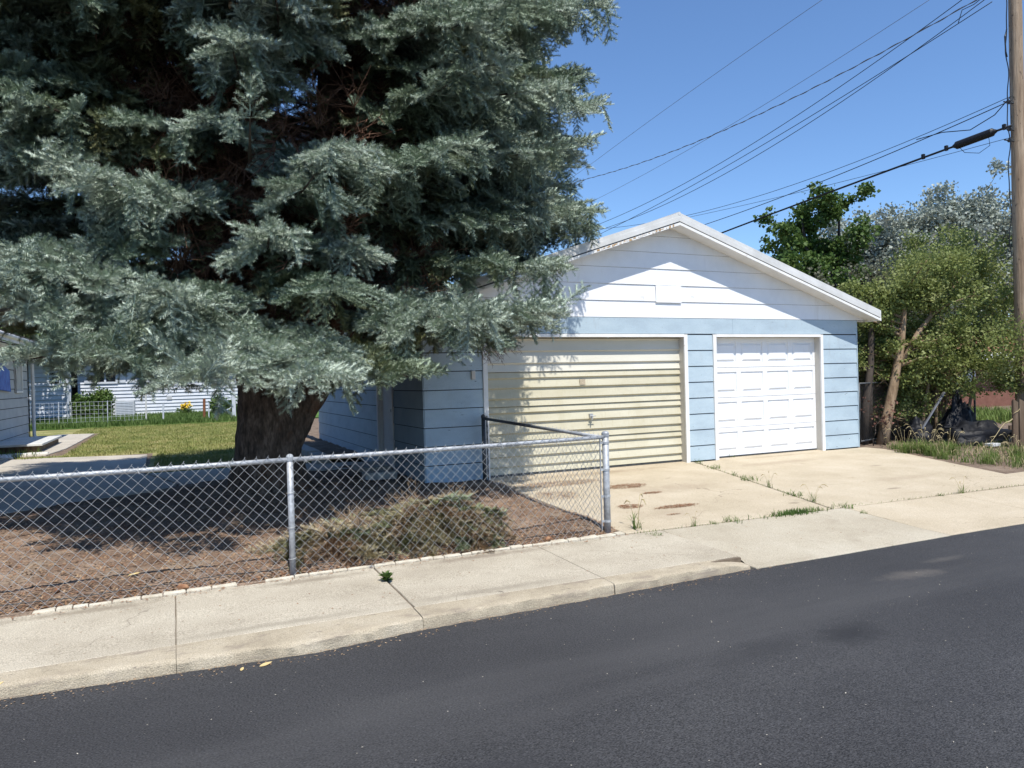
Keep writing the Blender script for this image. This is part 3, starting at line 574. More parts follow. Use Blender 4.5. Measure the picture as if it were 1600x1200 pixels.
# cream double door: four sections, each with three ribs whose undersides fall in shade
SH = HEAD/4
for s_ in range(4):
    zt = HEAD-.004-s_*SH; zb = zt-SH+.006
    if s_ == 3: zb = .035
    prof = [(0.006, zt)]; H = zt-zb
    cuts = [.18, .47, .78] if s_ else [.06, .40, .76]
    d = 0.
    for c in cuts:
        z = zt-H*c; prof += [(-.022, z+.012), (.012, z-.010)]
    prof += [(-.018, zb+.004), (.004, zb)]
    b = MB(); x0, x1 = D1[0]-.02, D1[1]+.02
    for (ya, za), (yb, zb_) in zip(prof, prof[1:]): b.quad((x0, yd+yb, zb_), (x1, yd+yb, zb_), (x1, yd+ya, za), (x0, yd+ya, za))
    b.quad((x0, yd+.05, zt), (x1, yd+.05, zt), (x1, yd+.05, zb), (x0, yd+.05, zb))
    b.quad((x0, yd+.05, zt), (x0, yd+prof[0][0], zt), (x1, yd+prof[0][0], zt), (x1, yd+.05, zt))
    sec = b.build('door_section', 'palecream' if s_ == 0 else 'cream', garage)
    if s_ == 0: sec['label'] = 'paler cream top section of the wide overhead door'
    if s_ == 2:
        h = MB(); h.box(6.045, 6.105, yd-.05, yd-.012, .83, .90); h.tube([(6.075, yd-.05, .865), (6.075, yd-.09, .865)], .012, 8)
        h.tube([(6.02, yd-.088, .865), (6.13, yd-.088, .865)], .009, 6); h.tube([(6.075, yd-.085, .86), (6.06, yd-.085, .80)], .009, 6); h.build('handle', 'steel', sec)
    if s_ == 1:
        h = MB(); h.box(5.89, 5.99, yd-.0295, yd-.016, 1.37, 1.46); h.build('bare_patch', 'drive', sec)
b = MB(); b.box(D1[0], D1[1], yd-.01, yd+.03, .005, .033); b.build('door_seal', 'darksteel', garage)
# white single door: four sections, each with four moulded panels set into the face
for s_ in range(4):
    zt = HEAD-.004-s_*SH; zb = zt-SH+.006
    if s_ == 3: zb = .03
    wpan = (D2[1]-D2[0])/4; X0, X1 = D2[0]-.02, D2[1]+.02; za, zc = zb+.075, zt-.075
    b = MB(); b.quad((X0, yd, zb), (X1, yd, zb), (X1, yd, za), (X0, yd, za)); b.quad((X0, yd, zc), (X1, yd, zc), (X1, yd, zt), (X0, yd, zt))
    b.quad((X0, yd, zt), (X1, yd, zt), (X1, yd+.045, zt), (X0, yd+.045, zt)); b.quad((X0, yd+.045, zb), (X1, yd+.045, zb), (X1, yd, zb), (X0, yd, zb)); b.quad((X0, yd+.045, zt), (X1, yd+.045, zt), (X1, yd+.045, zb), (X0, yd+.045, zb))
    ex = [X0]
    for p in range(4): ex += [D2[0]+wpan*p+.05, D2[0]+wpan*(p+1)-.05]
    ex.append(X1)
    for k in range(0, 10, 2): b.quad((ex[k], yd, za), (ex[k+1], yd, za), (ex[k+1], yd, zc), (ex[k], yd, zc))
    sec = b.build('door_section', 'whitedoor', garage)
    for p in range(4):
        xa, xb_ = ex[1+2*p], ex[2+2*p]; q = MB(); idx = []
        for e, y in [(0, 0), (.006, .017), (.030, .019), (.058, .001), (.066, -.002)]:
            idx.append(len(q.v)); q.v += [(xa+e, yd+y, za+e), (xb_-e, yd+y, za+e), (xb_-e, yd+y, zc-e), (xa+e, yd+y, zc-e)]
        for r0, r1 in zip(idx, idx[1:]):
            for k in range(4): q.f.append((r0+k, r0+(k+1) % 4, r1+(k+1) % 4, r1+k))
        q.f.append(tuple(idx[-1]+k for k in range(4)))
        q.build('door_panel', 'whitedoor', sec)
b = MB(); b.box(D2[0], D2[1], yd-.006, yd+.03, .004, .028); b.build('door_seal', 'darksteel', garage)
# side door in the left wall (panelled, glazed at the top)
f = MB(); f.box(GX0-.012, GX0+.02, 12.70, 12.78, 0, 2.14); f.build('door_trim', 'olddoor', garage); f = MB(); f.box(GX0-.012, GX0+.02, 11.745, 11.80, 0, 2.14); f.build('door_trim', 'olddoor', garage)
f = MB(); f.box(GX0-.012, GX0+.02, 11.80, 12.70, 2.06, 2.14); f.build('door_trim', 'olddoor', garage)
f = MB(); f.box(GX0+.021, GX0+.13, 12.68, 12.719, 0, 2.06); f.build('door_jamb', 'olddoor', garage); f = MB(); f.box(GX0+.021, GX0+.13, 11.801, 11.83, 0, 2.06); f.build('door_jamb', 'olddoor', garage)
b = MB(); xd = GX0+.075
b.box(xd, xd+.04, 11.80, 12.70, .02, 2.06); sd_ = b.build('side_door', 'olddoor', garage)
for z0, z1 in ((.14, .48), (.56, .86), (.94, 1.27)):
    q = MB(); q.box(xd-.008, xd-.001, 11.93, 12.57, z0, z1); q.build('door_panel', 'olddoor', sd_, bevel=.003)
q = MB(); q.box(xd-.010, xd-.001, 11.95, 12.55, 1.42, 1.96); q.build('pane', 'curtain', sd_)
q = MB(); q.tube([(xd-.05, 11.87, 1.02), (xd, 11.87, 1.02)], .014, 8); q.tube([(xd-.075, 11.87, 1.02), (xd-.045, 11.87, 1.02)], .028, 8); q.build('handle', 'darksteel', sd_)
b = MB(); b.box(3.985, 4.045, GY-.02, yc-.018, 1.50, 1.63); b.build('keypad_box', 'reveal', garage, bevel=.006)
b = MB(); b.tube([(3.17, 12.95, 0), (3.17, 12.95, .22), (3.19, 12.95, .25), (3.25, 12.95, .25)], .017, 6); b.build('conduit', 'olddoor', garage)
# planter kerb along the garage's left side
pl = thing('planter_edging', 'low pale stone planter edging running along the garage side wall', 'edging', (2.5, 16, 0))
random.seed(3)
for k in range(7):
    y = 13.9+k*.95; b = MB(); b.box(2.35, 2.60, y, y+.9, -.02, .17+random.uniform(-.02, .02)); b.build('kerb_block', 'stone', pl, bevel=.02)
grid_sheet('planter_soil', 2.6, 3.24, 13.9, 20.5, .15, lambda x, y: .13+.04*mnoise.noise(Vector((x*4, y*4, 0))), 'dirt')
b = MB(); b.box(2.55, 3.05, 10.9, 11.15, -.02, .14); tag(b.build('stone_block', 'stone', bevel=.03), 'pale rough stone block lying by the garage corner behind the fence', 'stone')
b = MB(); b.box(2.75, 3.2, 11.78, 12.75, -.03, .12); tag(b.build('door_step', 'slab', bevel=.012), 'low concrete doorstep under the garage side door', 'doorstep')

# ================================================================== FENCE
fence = thing('chain_link_fence', 'low galvanised chain-link fence running along the sidewalk and back to the garage', 'fence', (1, 6.55, -.14))
FY = 6.555
posts = [(-8.9, FY, .027), (-5.65, FY, .027), (-2.4, FY, .027), (.885, FY, .027), (4.085, 6.60, .035)]
railz = .848
for k, (x, y, r) in enumerate(posts):
    b = MB(); top = .875 if k < 4 else .90
    b.tube([(x, y, -.3), (x, y, top)], r, 12); b.smooth = False
    p = b.build('fence_post', 'steel', fence); 
    for f in p.data.polygons: f.use_smooth = len(f.vertices) == 4
    c = MB(); c.tube([(x, y, top-.035), (x, y, top), (x, y, top+.014), (x, y, top+.022)], [r*1.14, r*1.14, r*.9, r*.4], 12); c.build('post_cap', 'steel', p)
    if k == 4:
        for z in (.80, .52, .24, -.02):
            c = MB(); c.tube([(x, y, z-.011), (x, y, z+.011)], r*1.13, 12); c.box(x-r*1.1-.03, x-r*1.0, y-.006, y+.006, z-.012, z+.012); c.build('tension_band', 'steel', p)
        c = MB(); c.box(x-.075, x-.066, y-.011, y+.002, -.12, .86); c.build('tension_bar', 'steel', p)
for (xa, ya, _), (xb, yb, _) in zip(posts, posts[1:]):
    b = MB(); sag = .006
    b.tube([(xa+(xb-xa)*t, ya+(yb-ya)*t, railz-sag*4*t*(1-t)+.012*(xb > 4)*t) for t in np.linspace(0, 1, 7)], .0205, 10)
    b.build('top_rail', 'steel', fence, smooth=True)
def chain_link(p0, p1, ztop0, ztop1, zbot0, zbot1, pitch=.047, rad=.0019, name='chain_link_mesh', parent=None, sag=.01, mat='wire'):
    p0 = np.array(p0, float); p1 = np.array(p1, float); L = np.linalg.norm(p1-p0); d = (p1-p0)/L; nrm = np.array([-d[1], d[0]])
    n = int(L/pitch); rows = int(round((ztop0-zbot0)/pitch))
    V = []; F = []
    base = 0
    for i in range(n):
        s = i*pitch; t = s/L; zt = ztop0+(ztop1-ztop0)*t; zb = zbot0+(zbot1-zbot0)*t
        wob = .028*mnoise.noise(Vector((s*.8, 3, zt)))+.012*mnoise.noise(Vector((s*3.1, 7, zt)))
        j = np.arange(rows+1); z = zb+(zt-zb)*j/rows; ss = s+pitch*((j+i) % 2)*1.04
        off = np.where((j+i) % 2 == 0, -.0035, .0035)*(1 if i % 2 else 1) + wob*np.sin(np.pi*j/rows)
        ss = ss + .008*np.sin(z*5+s*2) + .006*np.sin(z*11+s*1.3); z = z - .010*np.sin(np.pi*j/rows)*math.sin(s*2.1+1) - (.006*abs(math.sin(s*1.7)))
        pts = np.c_[p0[0]+d[0]*ss+nrm[0]*off, p0[1]+d[1]*ss+nrm[1]*off, z]
        # small twisted barb on top
        e = pts[-1]; pts = np.vstack([pts, [e[0]+d[0]*.006, e[1]+d[1]*.006, e[2]+.012]])
        m_ = len(pts)
        ring = np.array([[math.cos(a), math.sin(a)] for a in (0, 2.094, 4.189)])*rad
        vv = np.empty((m_, 3, 3)); 
        for k in range(3):
            vv[:, k, 0] = pts[:, 0]+d[0]*ring[k, 0]*1.35+nrm[0]*ring[k, 1]; vv[:, k, 1] = pts[:, 1]+d[1]*ring[k, 0]*1.35+nrm[1]*ring[k, 1]; vv[:, k, 2] = pts[:, 2]
        V.append(vv.reshape(-1, 3))
        a = base+np.arange(m_-1)[:, None]*3
        for k in range(3):
            k2 = (k+1) % 3; F.append(np.c_[a+k, a+k2, a+3+k2, a+3+k])
        base += m_*3
    return link_mesh(name, np_mesh(name, np.vstack(V), np.vstack(F)), mat, parent, 'stuff')
for (xa, ya, _), (xb, yb, _) in zip(posts, posts[1:]):
    xe_ = xb-.03 if xb < 4 else xb-.07
    chain_link((xa, ya-.026), (xe_, yb-.026), railz+.036, railz+.042, -.155, -.155, parent=fence)
b = MB()
for x in np.arange(-5.2, 4.0, .62):
    xx = x+random.uniform(-.08, .08); b.tube([(xx+.004*math.cos(a)*1.0, FY+.027*math.sin(a)-.002, railz+.027*math.cos(a)-.004) for a in np.linspace(0, 6.0, 10)], .0022, 4); b.tube([(xx, FY-.028, railz), (xx+.012, FY-.036, railz-.03)], .002, 4)
for x in (-2.4, .885):
    for z in (.55, .25, -.02): b.tube([(x+.035*math.cos(a), FY+.036*math.sin(a), z+.004*a) for a in np.linspace(0, 6.0, 10)], .0022, 4)
b.build('tie_wires', 'wire', fence, 'stuff')
# return run from the end post back to the garage
gp = MB(); gp.tube([(4.10, 9.98, -.2), (4.10, 9.98, .95)], .030, 12); q = gp.build('fence_post', 'darksteel', fence, smooth=True); q['label'] = 'dark post at the garage wall'  # post and its fittings coloured darker than the other posts
c = MB(); c.tube([(4.10, 9.98, .93), (4.10, 9.98, .965), (4.10, 9.98, .985)], [.034, .034, .014], 12); c.build('post_cap', 'darksteel', q)
gp2 = MB(); gp2.box(4.145, 4.165, 9.97, 9.99, -.05, .96); gp2.build('tension_bar', 'darksteel', q)
b = MB(); b.tube([(4.086, 6.62, .848), (4.093, 8.3, .885)], .0205, 10); b.build('top_rail', 'steel', fence, smooth=True)
b = MB(); b.tube([(4.093, 8.3, .885), (4.10, 9.98, .925)], .0208, 10); b.build('top_rail', 'darksteel', fence, smooth=True)  # rail half by the garage coloured dark for the shade it lies in
chain_link((4.112, 6.66), (4.126, 9.95), .875, .965, -.13, -.01, parent=fence, pitch=.047, mat='wire')
b = MB(); pts = [(x, 6.64+.03*mnoise.noise(Vector((x, 0, 0)))+.05*math.sin(x*.9), -.105+.015*mnoise.noise(Vector((x*2, 1, 0)))) for x in np.linspace(-6, 3.9, 80)]
b.tube(pts, .0045, 5); tag(b.build('ground_cable', 'black'), 'thin black cable lying on the needle bed along the fence foot', 'cable')
# ragged concrete edging strip under the fence
ed = setting('edging_strip', (0, 6.46, -.14))
random.seed(21); x = -8.
while x < 4.15:
    wx = random.uniform(.10, .24)
    if random.random() < .93 or x > 3:
        wd = random.uniform(.03, .075) if x < 3.2 else .09
        y0 = back(x)+.006
        slab('edging_piece', [(x, y0), (x+wx-.006, y0), (x+wx-.006, y0+wd), (x, y0+wd*random.uniform(.6, 1))], lambda a, c, q=random.uniform(-.128, -.118): q, .08, 'edging', ed, rnd=.012, amp=.012, step=.05)
    x += wx

# ================================================================== BLUE SPRUCE
spruce = thing('spruce_tree', 'huge blue spruce with a forked reddish trunk and drooping boughs in front of the garage', 'tree', (1.2, 10.6, 0))
random.seed(5)
def trunk_mesh(pts, rad, nseg=22, seed=0.):
    """ridged bark: a tube whose rings are pushed in and out by noise"""
    v = []; f = []; pts = [Vector(p) for p in pts]; P2 = []; R2 = []
    for (p, q), (a, c) in zip(zip(pts, pts[1:]), zip(rad, rad[1:])):
        k = max(2, int((q-p).length/.05))
        for i in range(k): t = i/k; P2.append(p.lerp(q, t)); R2.append(a+(c-a)*t)
    P2.append(pts[-1]); R2.append(rad[-1]); n = 72
    for i, p in enumerate(P2):
        for j in range(n):
            a = 2*math.pi*j/n; dx, dy = math.cos(a), math.sin(a)
            rr = R2[i]*(1+.10*mnoise.noise(Vector((dx*1.6, dy*1.6, p.z*.8+seed))))
            rr += R2[i]*.10*max(0, (.5-p.z))*abs(mnoise.noise(Vector((dx*2.5, dy*2.5, seed+9))))*3
            nn = mnoise.noise(Vector((dx*R2[i]*17, dy*R2[i]*17, p.z*3.6+seed)))
            n2 = mnoise.noise(Vector((dx*R2[i]*46, dy*R2[i]*46, p.z*11+seed)))
            rr += .030*nn*min(1, R2[i]/.2) + .013*n2
            v.append((p.x+dx*rr, p.y+dy*rr, p.z))
    for i in range(len(P2)-1):
        for j in range(n):
            f.append((i*n+j, i*n+(j+1) % n, (i+1)*n+(j+1) % n, (i+1)*n+j))
    me = np_mesh('trunk', v, f); me.shade_smooth(); return me
link_mesh('trunk', trunk_mesh([(1.17, 10.6, -.25), (1.17, 10.6, .0), (1.17, 10.6, .18), (1.17, 10.6, .55), (1.2, 10.6, 1.0), (1.16, 10.62, 1.45), (1.02, 10.65, 2.1), (1.0, 10.65, 4), (1.05, 10.6, 8), (1.1, 10.6, 13)], [.72, .63, .52, .43, .43, .38, .31, .26, .17, .03]), 'bark', spruce)
link_mesh('second_trunk', trunk_mesh([(1.28, 10.58, .62), (1.46, 10.56, 1.0), (1.70, 10.54, 1.35), (1.90, 10.52, 1.75), (2.00, 10.52, 2.4), (2.04, 10.52, 3.6), (2.1, 10.5, 7), (2.15, 10.5, 11.5)], [.30, .30, .27, .25, .22, .19, .12, .03], seed=4.), 'bark', spruce)

NRM = []
def shoot(V, F, p, d, L, nden=640, nl=.045, droopy=0.):
    """a needle-clad shoot from p along d: needles lean forward like a bottle brush"""
    d = d/np.linalg.norm(d); a = np.array([0, 0, 1.]) if abs(d[2]) < .9 else np.array([1., 0, 0])
    u = np.cross(d, a); u /= np.linalg.norm(u); w_ = np.cross(u, d)
    n = max(6, int(L*nden)); s = (np.arange(n)+RNG.random(n))/n; an = RNG.uniform(0, 2*np.pi, n)
    base = p+np.outer(s*L, d); base[:, 2] -= droopy*(s*L)**2
    rad = np.outer(np.cos(an), u)+np.outer(np.sin(an), w_); c = RNG.uniform(.28, .74, n)[:, None]
    nd = rad*np.sqrt(1-c*c)+d*c+np.array([0, 0, .12])+RNG.normal(0, .07, (n, 3)); nd /= np.linalg.norm(nd, axis=1)[:, None]
    l = (nl*RNG.uniform(.75, 1.12, n)*(1-.30*s**3))[:, None]
    sd_ = np.cross(d, rad)+RNG.normal(0, .35, (n, 3)); sd_ /= np.linalg.norm(sd_, axis=1)[:, None]; wd = .0027
    g_ = np.cross(2*sd_*wd, nd); flip = np.sum(g_*rad, axis=1) < 0; sd_[flip] *= -1
    i0 = sum(len(x) for x in V); vv = np.empty((n, 3, 3)); vv[:, 0] = base-sd_*wd; vv[:, 1] = base+sd_*wd; vv[:, 2] = base+nd*l
    nm = rad*.9+d*.25+np.array([0, 0, .15])+RNG.normal(0, .28, (n, 3)); nm /= np.linalg.norm(nm, axis=1)[:, None]
    V.append(vv.reshape(-1, 3)); i = i0+np.arange(n)*3; F.append(np.c_[i, i+1, i+2]); NRM.append(np.repeat(nm, 3, axis=0))
def stem(V, F, p, d, L, r, droopy=0.):
    d = d/np.linalg.norm(d); a = np.array([0, 0, 1.]) if abs(d[2]) < .9 else np.array([1., 0, 0])
    u = np.cross(d, a); u /= np.linalg.norm(u); w_ = np.cross(u, d); i0 = sum(len(x) for x in V); vv = []
    for s in (0, 1):
        c = p+d*L*s; c = c-np.array([0, 0, droopy*(s*L)**2])
        for k in range(3): an = k*2.094; vv.append(c+(u*math.cos(an)+w_*math.sin(an))*r*(1-.6*s))
    V.append(np.array(vv)); T = []
    for k in range(3):
        k2 = (k+1) % 3; T += [[i0+k, i0+k2, i0+3+k2], [i0+k, i0+3+k2, i0+3+k]]
    F.append(np.array(T)); NRM.append(np.zeros((18, 3)))
def frond(L, seed, sub, droopy):
    V = []; F = []; NRM.clear(); rr = random.Random(seed); z = np.zeros(3); ax = np.array([1., 0, 0])
    stem(V, F, z, ax, L, .006, droopy*.6); shoot(V, F, z+ax*L*.25, ax, L*.75, droopy=droopy*.6)
    x = .05
    while x < L-.01:
        for sg in (-1, 1):
            t = x/L; ln = (.09+.12*(1-t)**.6)*rr.uniform(.8, 1.15)*min(1, .55+L) if not sub else (.10+.30*(1-t)**.7)*rr.uniform(.75, 1.1)
            an = R(rr.uniform(38, 56)); d = np.array([math.cos(an), sg*math.sin(an), rr.uniform(-.10, .34)]); p = np.array([x, 0, -droopy*.6*x*x])
            if sub and ln > .20:
                stem(V, F, p, d, ln, .004, .3); shoot(V, F, p+d*.05, d, ln-.04, droopy=.3); y = .08
                while y < ln-.05:
                    for s2 in (-1, 1):
                        d2 = d/np.linalg.norm(d); pr = np.array([-d2[1], d2[0], 0])*s2
                        d3 = d2*.72+pr*.66+np.array([0, 0, rr.uniform(-.12, .32)]); shoot(V, F, p+d2*y, d3, min(.15, (ln-y)*.8)*rr.uniform(.8, 1.1)+.03)
                    y += rr.uniform(.08, .10)
            else: shoot(V, F, p, d, ln, droopy=.25)
        if rr.random() < .4: shoot(V, F, np.array([x, 0, -droopy*.6*x*x]), np.array([.45, rr.uniform(-.5, .5), -.85]), rr.uniform(.08, .15))
        if rr.random() < .35: shoot(V, F, np.array([x, 0, -droopy*.6*x*x]), np.array([.7, rr.uniform(-.3, .3), .6]), rr.uniform(.06, .12))
        x += rr.uniform(.075, .095)
    me = np_mesh('frond', np.vstack(V), np.vstack(F)); me.materials.append(mt['needles'])
    nn = np.vstack(NRM)
    if len(nn) == len(me.loops): me.normals_split_custom_set(nn.tolist())
    else: print('normals', len(nn), len(me.loops))
    return bpy.data.objects.new('frond', me)
FR = [frond(.34, 1, False, .1), frond(.34, 2, False, .5), frond(.52, 3, False, .25), frond(.52, 4, False, .6), frond(.80, 5, True, .25), frond(.80, 6, True, .55)]
FL = [.34, .34, .52, .52, .80, .80]
def bare(seed, mat='twig'):
    B = MB(); rr = random.Random(seed)
    for k in range(7):
        d = Vector((rr.uniform(.2, 1), rr.uniform(-.7, .7), rr.uniform(-.8, .25))).normalized(); L = rr.uniform(.2, .5); p = Vector((0, 0, 0))
        q = d*L+Vector((0, 0, -.06)); B.tube([p, p.lerp(q, .5)+Vector((rr.uniform(-.03, .03), rr.uniform(-.03, .03), .02)), q], [.005, .004, .0025], 3, cap=False)
        for j in range(5):
            s = p.lerp(q, rr.uniform(.3, .95)); e = s+Vector((rr.uniform(-.1, .14), rr.uniform(-.14, .14), rr.uniform(-.14, .05))); B.tube([s, e], [.003, .002], 3, cap=False)
    me = B.mesh('bare_twigs'); me.materials.append(mt[mat]); return bpy.data.objects.new('bare_twigs', me)
BT = [bare(k) for k in range(3)]; BG = [bare(k+5, 'bark2') for k in range(3)]

def instancer(name, protos, rows, parent, kind='stuff'):
    """one object: points carrying rotation, scale, variant and tint, a prototype spray set on each (geometry nodes)"""
    rows = np.array(rows, dtype=np.float32)        # x y z  rx ry rz  scale idx tint
    me = bpy.data.meshes.new(name); me.vertices.add(len(rows)); me.vertices.foreach_set('co', rows[:, :3].ravel())
    a = me.attributes.new('rot', 'FLOAT_VECTOR', 'POINT'); a.data.foreach_set('vector', np.ascontiguousarray(rows[:, 3:6]).ravel())
    for nm, c in (('scl', 6), ('tint', 8)):
        a = me.attributes.new(nm, 'FLOAT', 'POINT'); a.data.foreach_set('value', np.ascontiguousarray(rows[:, c]))
    a = me.attributes.new('idx', 'INT', 'POINT'); a.data.foreach_set('value', np.ascontiguousarray(rows[:, 7].astype(np.int32)))
    me.update(); o = link_mesh(name, me, None, parent, kind)
    g = bpy.data.node_groups.new(name, 'GeometryNodeTree')
    g.interface.new_socket('Geometry', in_out='INPUT', socket_type='NodeSocketGeometry'); g.interface.new_socket('Geometry', in_out='OUTPUT', socket_type='NodeSocketGeometry')
    N = g.nodes; Lk = g.links; gi = N.new('NodeGroupInput'); go = N.new('NodeGroupOutput'); g2i = N.new('GeometryNodeGeometryToInstance')
    for p in reversed(protos):
        oi = N.new('GeometryNodeObjectInfo'); oi.inputs['Object'].default_value = p; Lk.new(oi.outputs['Geometry'], g2i.inputs[0])
    iop = N.new('GeometryNodeInstanceOnPoints'); iop.inputs['Pick Instance'].default_value = True
    def attr(nm, t):
        q = N.new('GeometryNodeInputNamedAttribute'); q.data_type = t; q.inputs['Name'].default_value = nm
        return [s for s in q.outputs if s.enabled and s.name == 'Attribute'][0]
    e2r = N.new('FunctionNodeEulerToRotation'); Lk.new(attr('rot', 'FLOAT_VECTOR'), e2r.inputs[0]); Lk.new(e2r.outputs[0], iop.inputs['Rotation'])
    Lk.new(attr('scl', 'FLOAT'), iop.inputs['Scale']); Lk.new(attr('idx', 'INT'), iop.inputs['Instance Index'])
    Lk.new(gi.outputs[0], iop.inputs['Points']); Lk.new(g2i.outputs[0], iop.inputs['Instance']); Lk.new(iop.outputs[0], go.inputs[0])
    md = o.modifiers.new('sprays', 'NODES'); md.node_group = g
    return o
def euler_of(d, roll=0.):
    """euler turning +X onto d, keeping +Z near up, rolled about d"""
    d = Vector(d).normalized(); upv = Vector((0, 0, 1)); y = upv.cross(d)
    if y.length < 1e-3: y = Vector((0, 1, 0))
    y.normalize(); z = d.cross(y)
    mm = Matrix((d, y, z)).transposed() @ Matrix.Rotation(roll, 3, 'X'); return mm.to_euler()

rows = []; bares = []; wood = MB(); random.seed(9)
def floor_z(x, y):
    # underside of the crown: high on the left, lowest before the trunk, rising to the right
    return interp([-4, -1.6, -1.25, -.9, -.3, .4, 1.9, 2.3, 4.0, 4.6, 6.5], [2.6, 2.5, 2.2, 1.6, 1.45, 1.30, 1.22, 1.68, 1.95, 2.3, 3.6], x)
def bough(start, az, L, a, d, tip, dens=1., first=.30, wide=1., tint=0., lift=0.):
    st = Vector(start); ca, sa = math.cos(az), math.sin(az)
    curl = random.uniform(-.18, .18)
    def P(s):
        th = az+curl*s; r = s*L
        return Vector((st.x+math.cos(th)*r, st.y+math.sin(th)*r, st.z+L*(a*s-d*s*s+tip*s**4)))
    pts = [P(s) for s in np.linspace(0, 1, 9)]
    wood.tube(pts, [max(.006, .014*L*(1-s)**.8+.006) for s in np.linspace(0, 1, 9)], 5, cap=False)
    s = first; k = 0
    def put(p, dv, ln, tn, roll=None):
        if p.z < floor_z(p.x, p.y): return
        if ((p.x-.85)/.60)**2+((p.y-8.2)/1.9)**2+((p.z-3.85-.28*(p.y-8.2))/.40)**2 < 1: return      # pocket where the old boughs have died back
        e = p+Vector(dv).normalized()*ln
        if e.z < floor_z(e.x, e.y)-.05:
            dv = Vector(dv); dv.z = abs(dv.z)*.3
        c = 0 if ln < .42 else (2 if ln < .66 else 4); c += random.randint(0, 1)
        eu = euler_of(dv, random.gauss(0, .35) if roll is None else roll)
        rows.append((p.x, p.y, p.z, eu.x, eu.y, eu.z, ln/FL[c]*random.uniform(.92, 1.08), c, max(.22, min(1, tn))))
    base_t = random.gauss(.75, .14)+tint
    while s < 1:
        p = P(s); t = (P(min(1, s+.03))-P(s-.03)).normalized(); side = Vector((-t.y, t.x, 0)).normalized()
        prof = (math.sin(min(1., (s-first)/.28)*math.pi/2))*(1-s)**.62
        for sg in (-1, 1):
            ln = (.30+L*.26*prof*wide)*random.uniform(.7, 1.15)
            an = R(random.uniform(42, 66)); dv = t*math.cos(an)+side*sg*math.sin(an)+Vector((0, 0, random.uniform(-.32, .10)))
            tn = base_t+random.gauss(0, .10)+(s-.62)*.45-(.25 if s < first+.15 else 0)  # bluer new growth at tips; inner sprays also darkened to add shade contrast
            if ln > .95:                               # long lateral: two sprays, the second carrying on from the first
                put(p, dv, ln*.55, tn-.1); q = p+dv.normalized()*ln*.45; dv2 = Vector(dv); dv2.z -= .12; put(q, dv2, ln*.55, tn+.05)
                pr = Vector((-dv.y, dv.x, 0)).normalized()
                for s2 in (-1, 1): put(q, dv.normalized()*.7+pr*s2*.7, ln*.36, tn)
            else: put(p, dv, ln, tn)
            if random.random() < .38*dens:             # hanging branchlets
                q = p+dv.normalized()*ln*random.uniform(.15, .7); hd = dv*.35+Vector((0, 0, -1)); put(q, hd, random.uniform(.26, .5), tn-.16)
        if random.random() < .6: put(p+Vector((0, 0, .01)), t*.8+Vector((0, 0, random.uniform(.1, .45)))+side*random.uniform(-.4, .4), random.uniform(.24, .42), base_t+.1)
        s += (.17/L)/dens*random.uniform(.85, 1.15)
    put(P(.93), (P(1)-P(.93)), .5, base_t+.1, 0.)
    s = .08
    while s < min(.62, first+.2):
        p = P(s); t = (P(s+.03)-P(s)).normalized(); 
        for _ in range(2):
            eu = euler_of(Vector((t.x*.5+random.uniform(-.8, .8), t.y*.5+random.uniform(-.8, .8), random.uniform(-.7, .3))), random.uniform(0, 6)); 
            if p.z > 1.9: bares.append((p.x, p.y, p.z, eu.x, eu.y, eu.z, random.uniform(.7, 1.5), random.randint(0, 2), .5))
        s += .14/L*1.6
def crown_R(z, az):
    r = interp([1.6, 2.2, 2.8, 4, 6, 8, 8.8, 10, 12, 13.6], [3.0, 3.9, 4.6, 5.1, 5.05, 4.6, 3.4, 2.4, 1.2, .4], z)
    front = max(0, -math.sin(az)); rf_ = interp([1.6, 2.2, 3, 4, 5, 6, 7, 8, 10, 13], [3.6, 3.8, 3.3, 2.8, 2.9, 3.3, 3.3, 2.7, 1.6, .4], z)+1.1*max(0, -math.cos(az))*(z > 3.6)*(z < 9); r = .96*r*(1-front)+rf_*front
    if -1.35 < az < -.62 and z < 6.5: r = min(r, 2.9/max(.2, math.cos(az)))
    if -.62 <= az < .0 and z < 6.5: r = min(r, 2.2/max(.2, math.cos(az)))
    return r
z = 1.95; wh = 0
while z < 8.6:
    n = 6 if z > 2.6 else 5
    off = random.uniform(0, 6.28)
    for k in range(n):
        az = (off+2*math.pi*k/n+random.uniform(-.28, .28)+math.pi) % (2*math.pi)-math.pi; zz = z+random.uniform(-.14, .14)
        Rr = crown_R(zz, az)*random.uniform(.78, 1.04)
        if math.sin(az) > .75 and random.random() < .25: continue     # thinner on the far side
        sx = 1.0 if math.cos(az) < .25 else 2.0
        L = Rr-(.75 if sx > 1.5 and math.cos(az) > 0 else 0)
        dr = random.uniform(.18, .34); a_ = random.uniform(.02, .16) if zz > 3 else random.uniform(-.02, .08)
        bough((sx, 10.6, zz+dr*L*.45), az, L, a_, dr+.02, random.uniform(.10, .20), first=random.uniform(.20, .40), dens=.95)
    z += .34; wh += 1
while z < 13.4:
    for k in range(5):
        az = random.uniform(-3.14, 3.14); bough((1.3, 10.6, z), az, max(.5, crown_R(z, az)*random.uniform(.8, 1)), .15, .22, .1, dens=.6, first=.25)
    z += .45
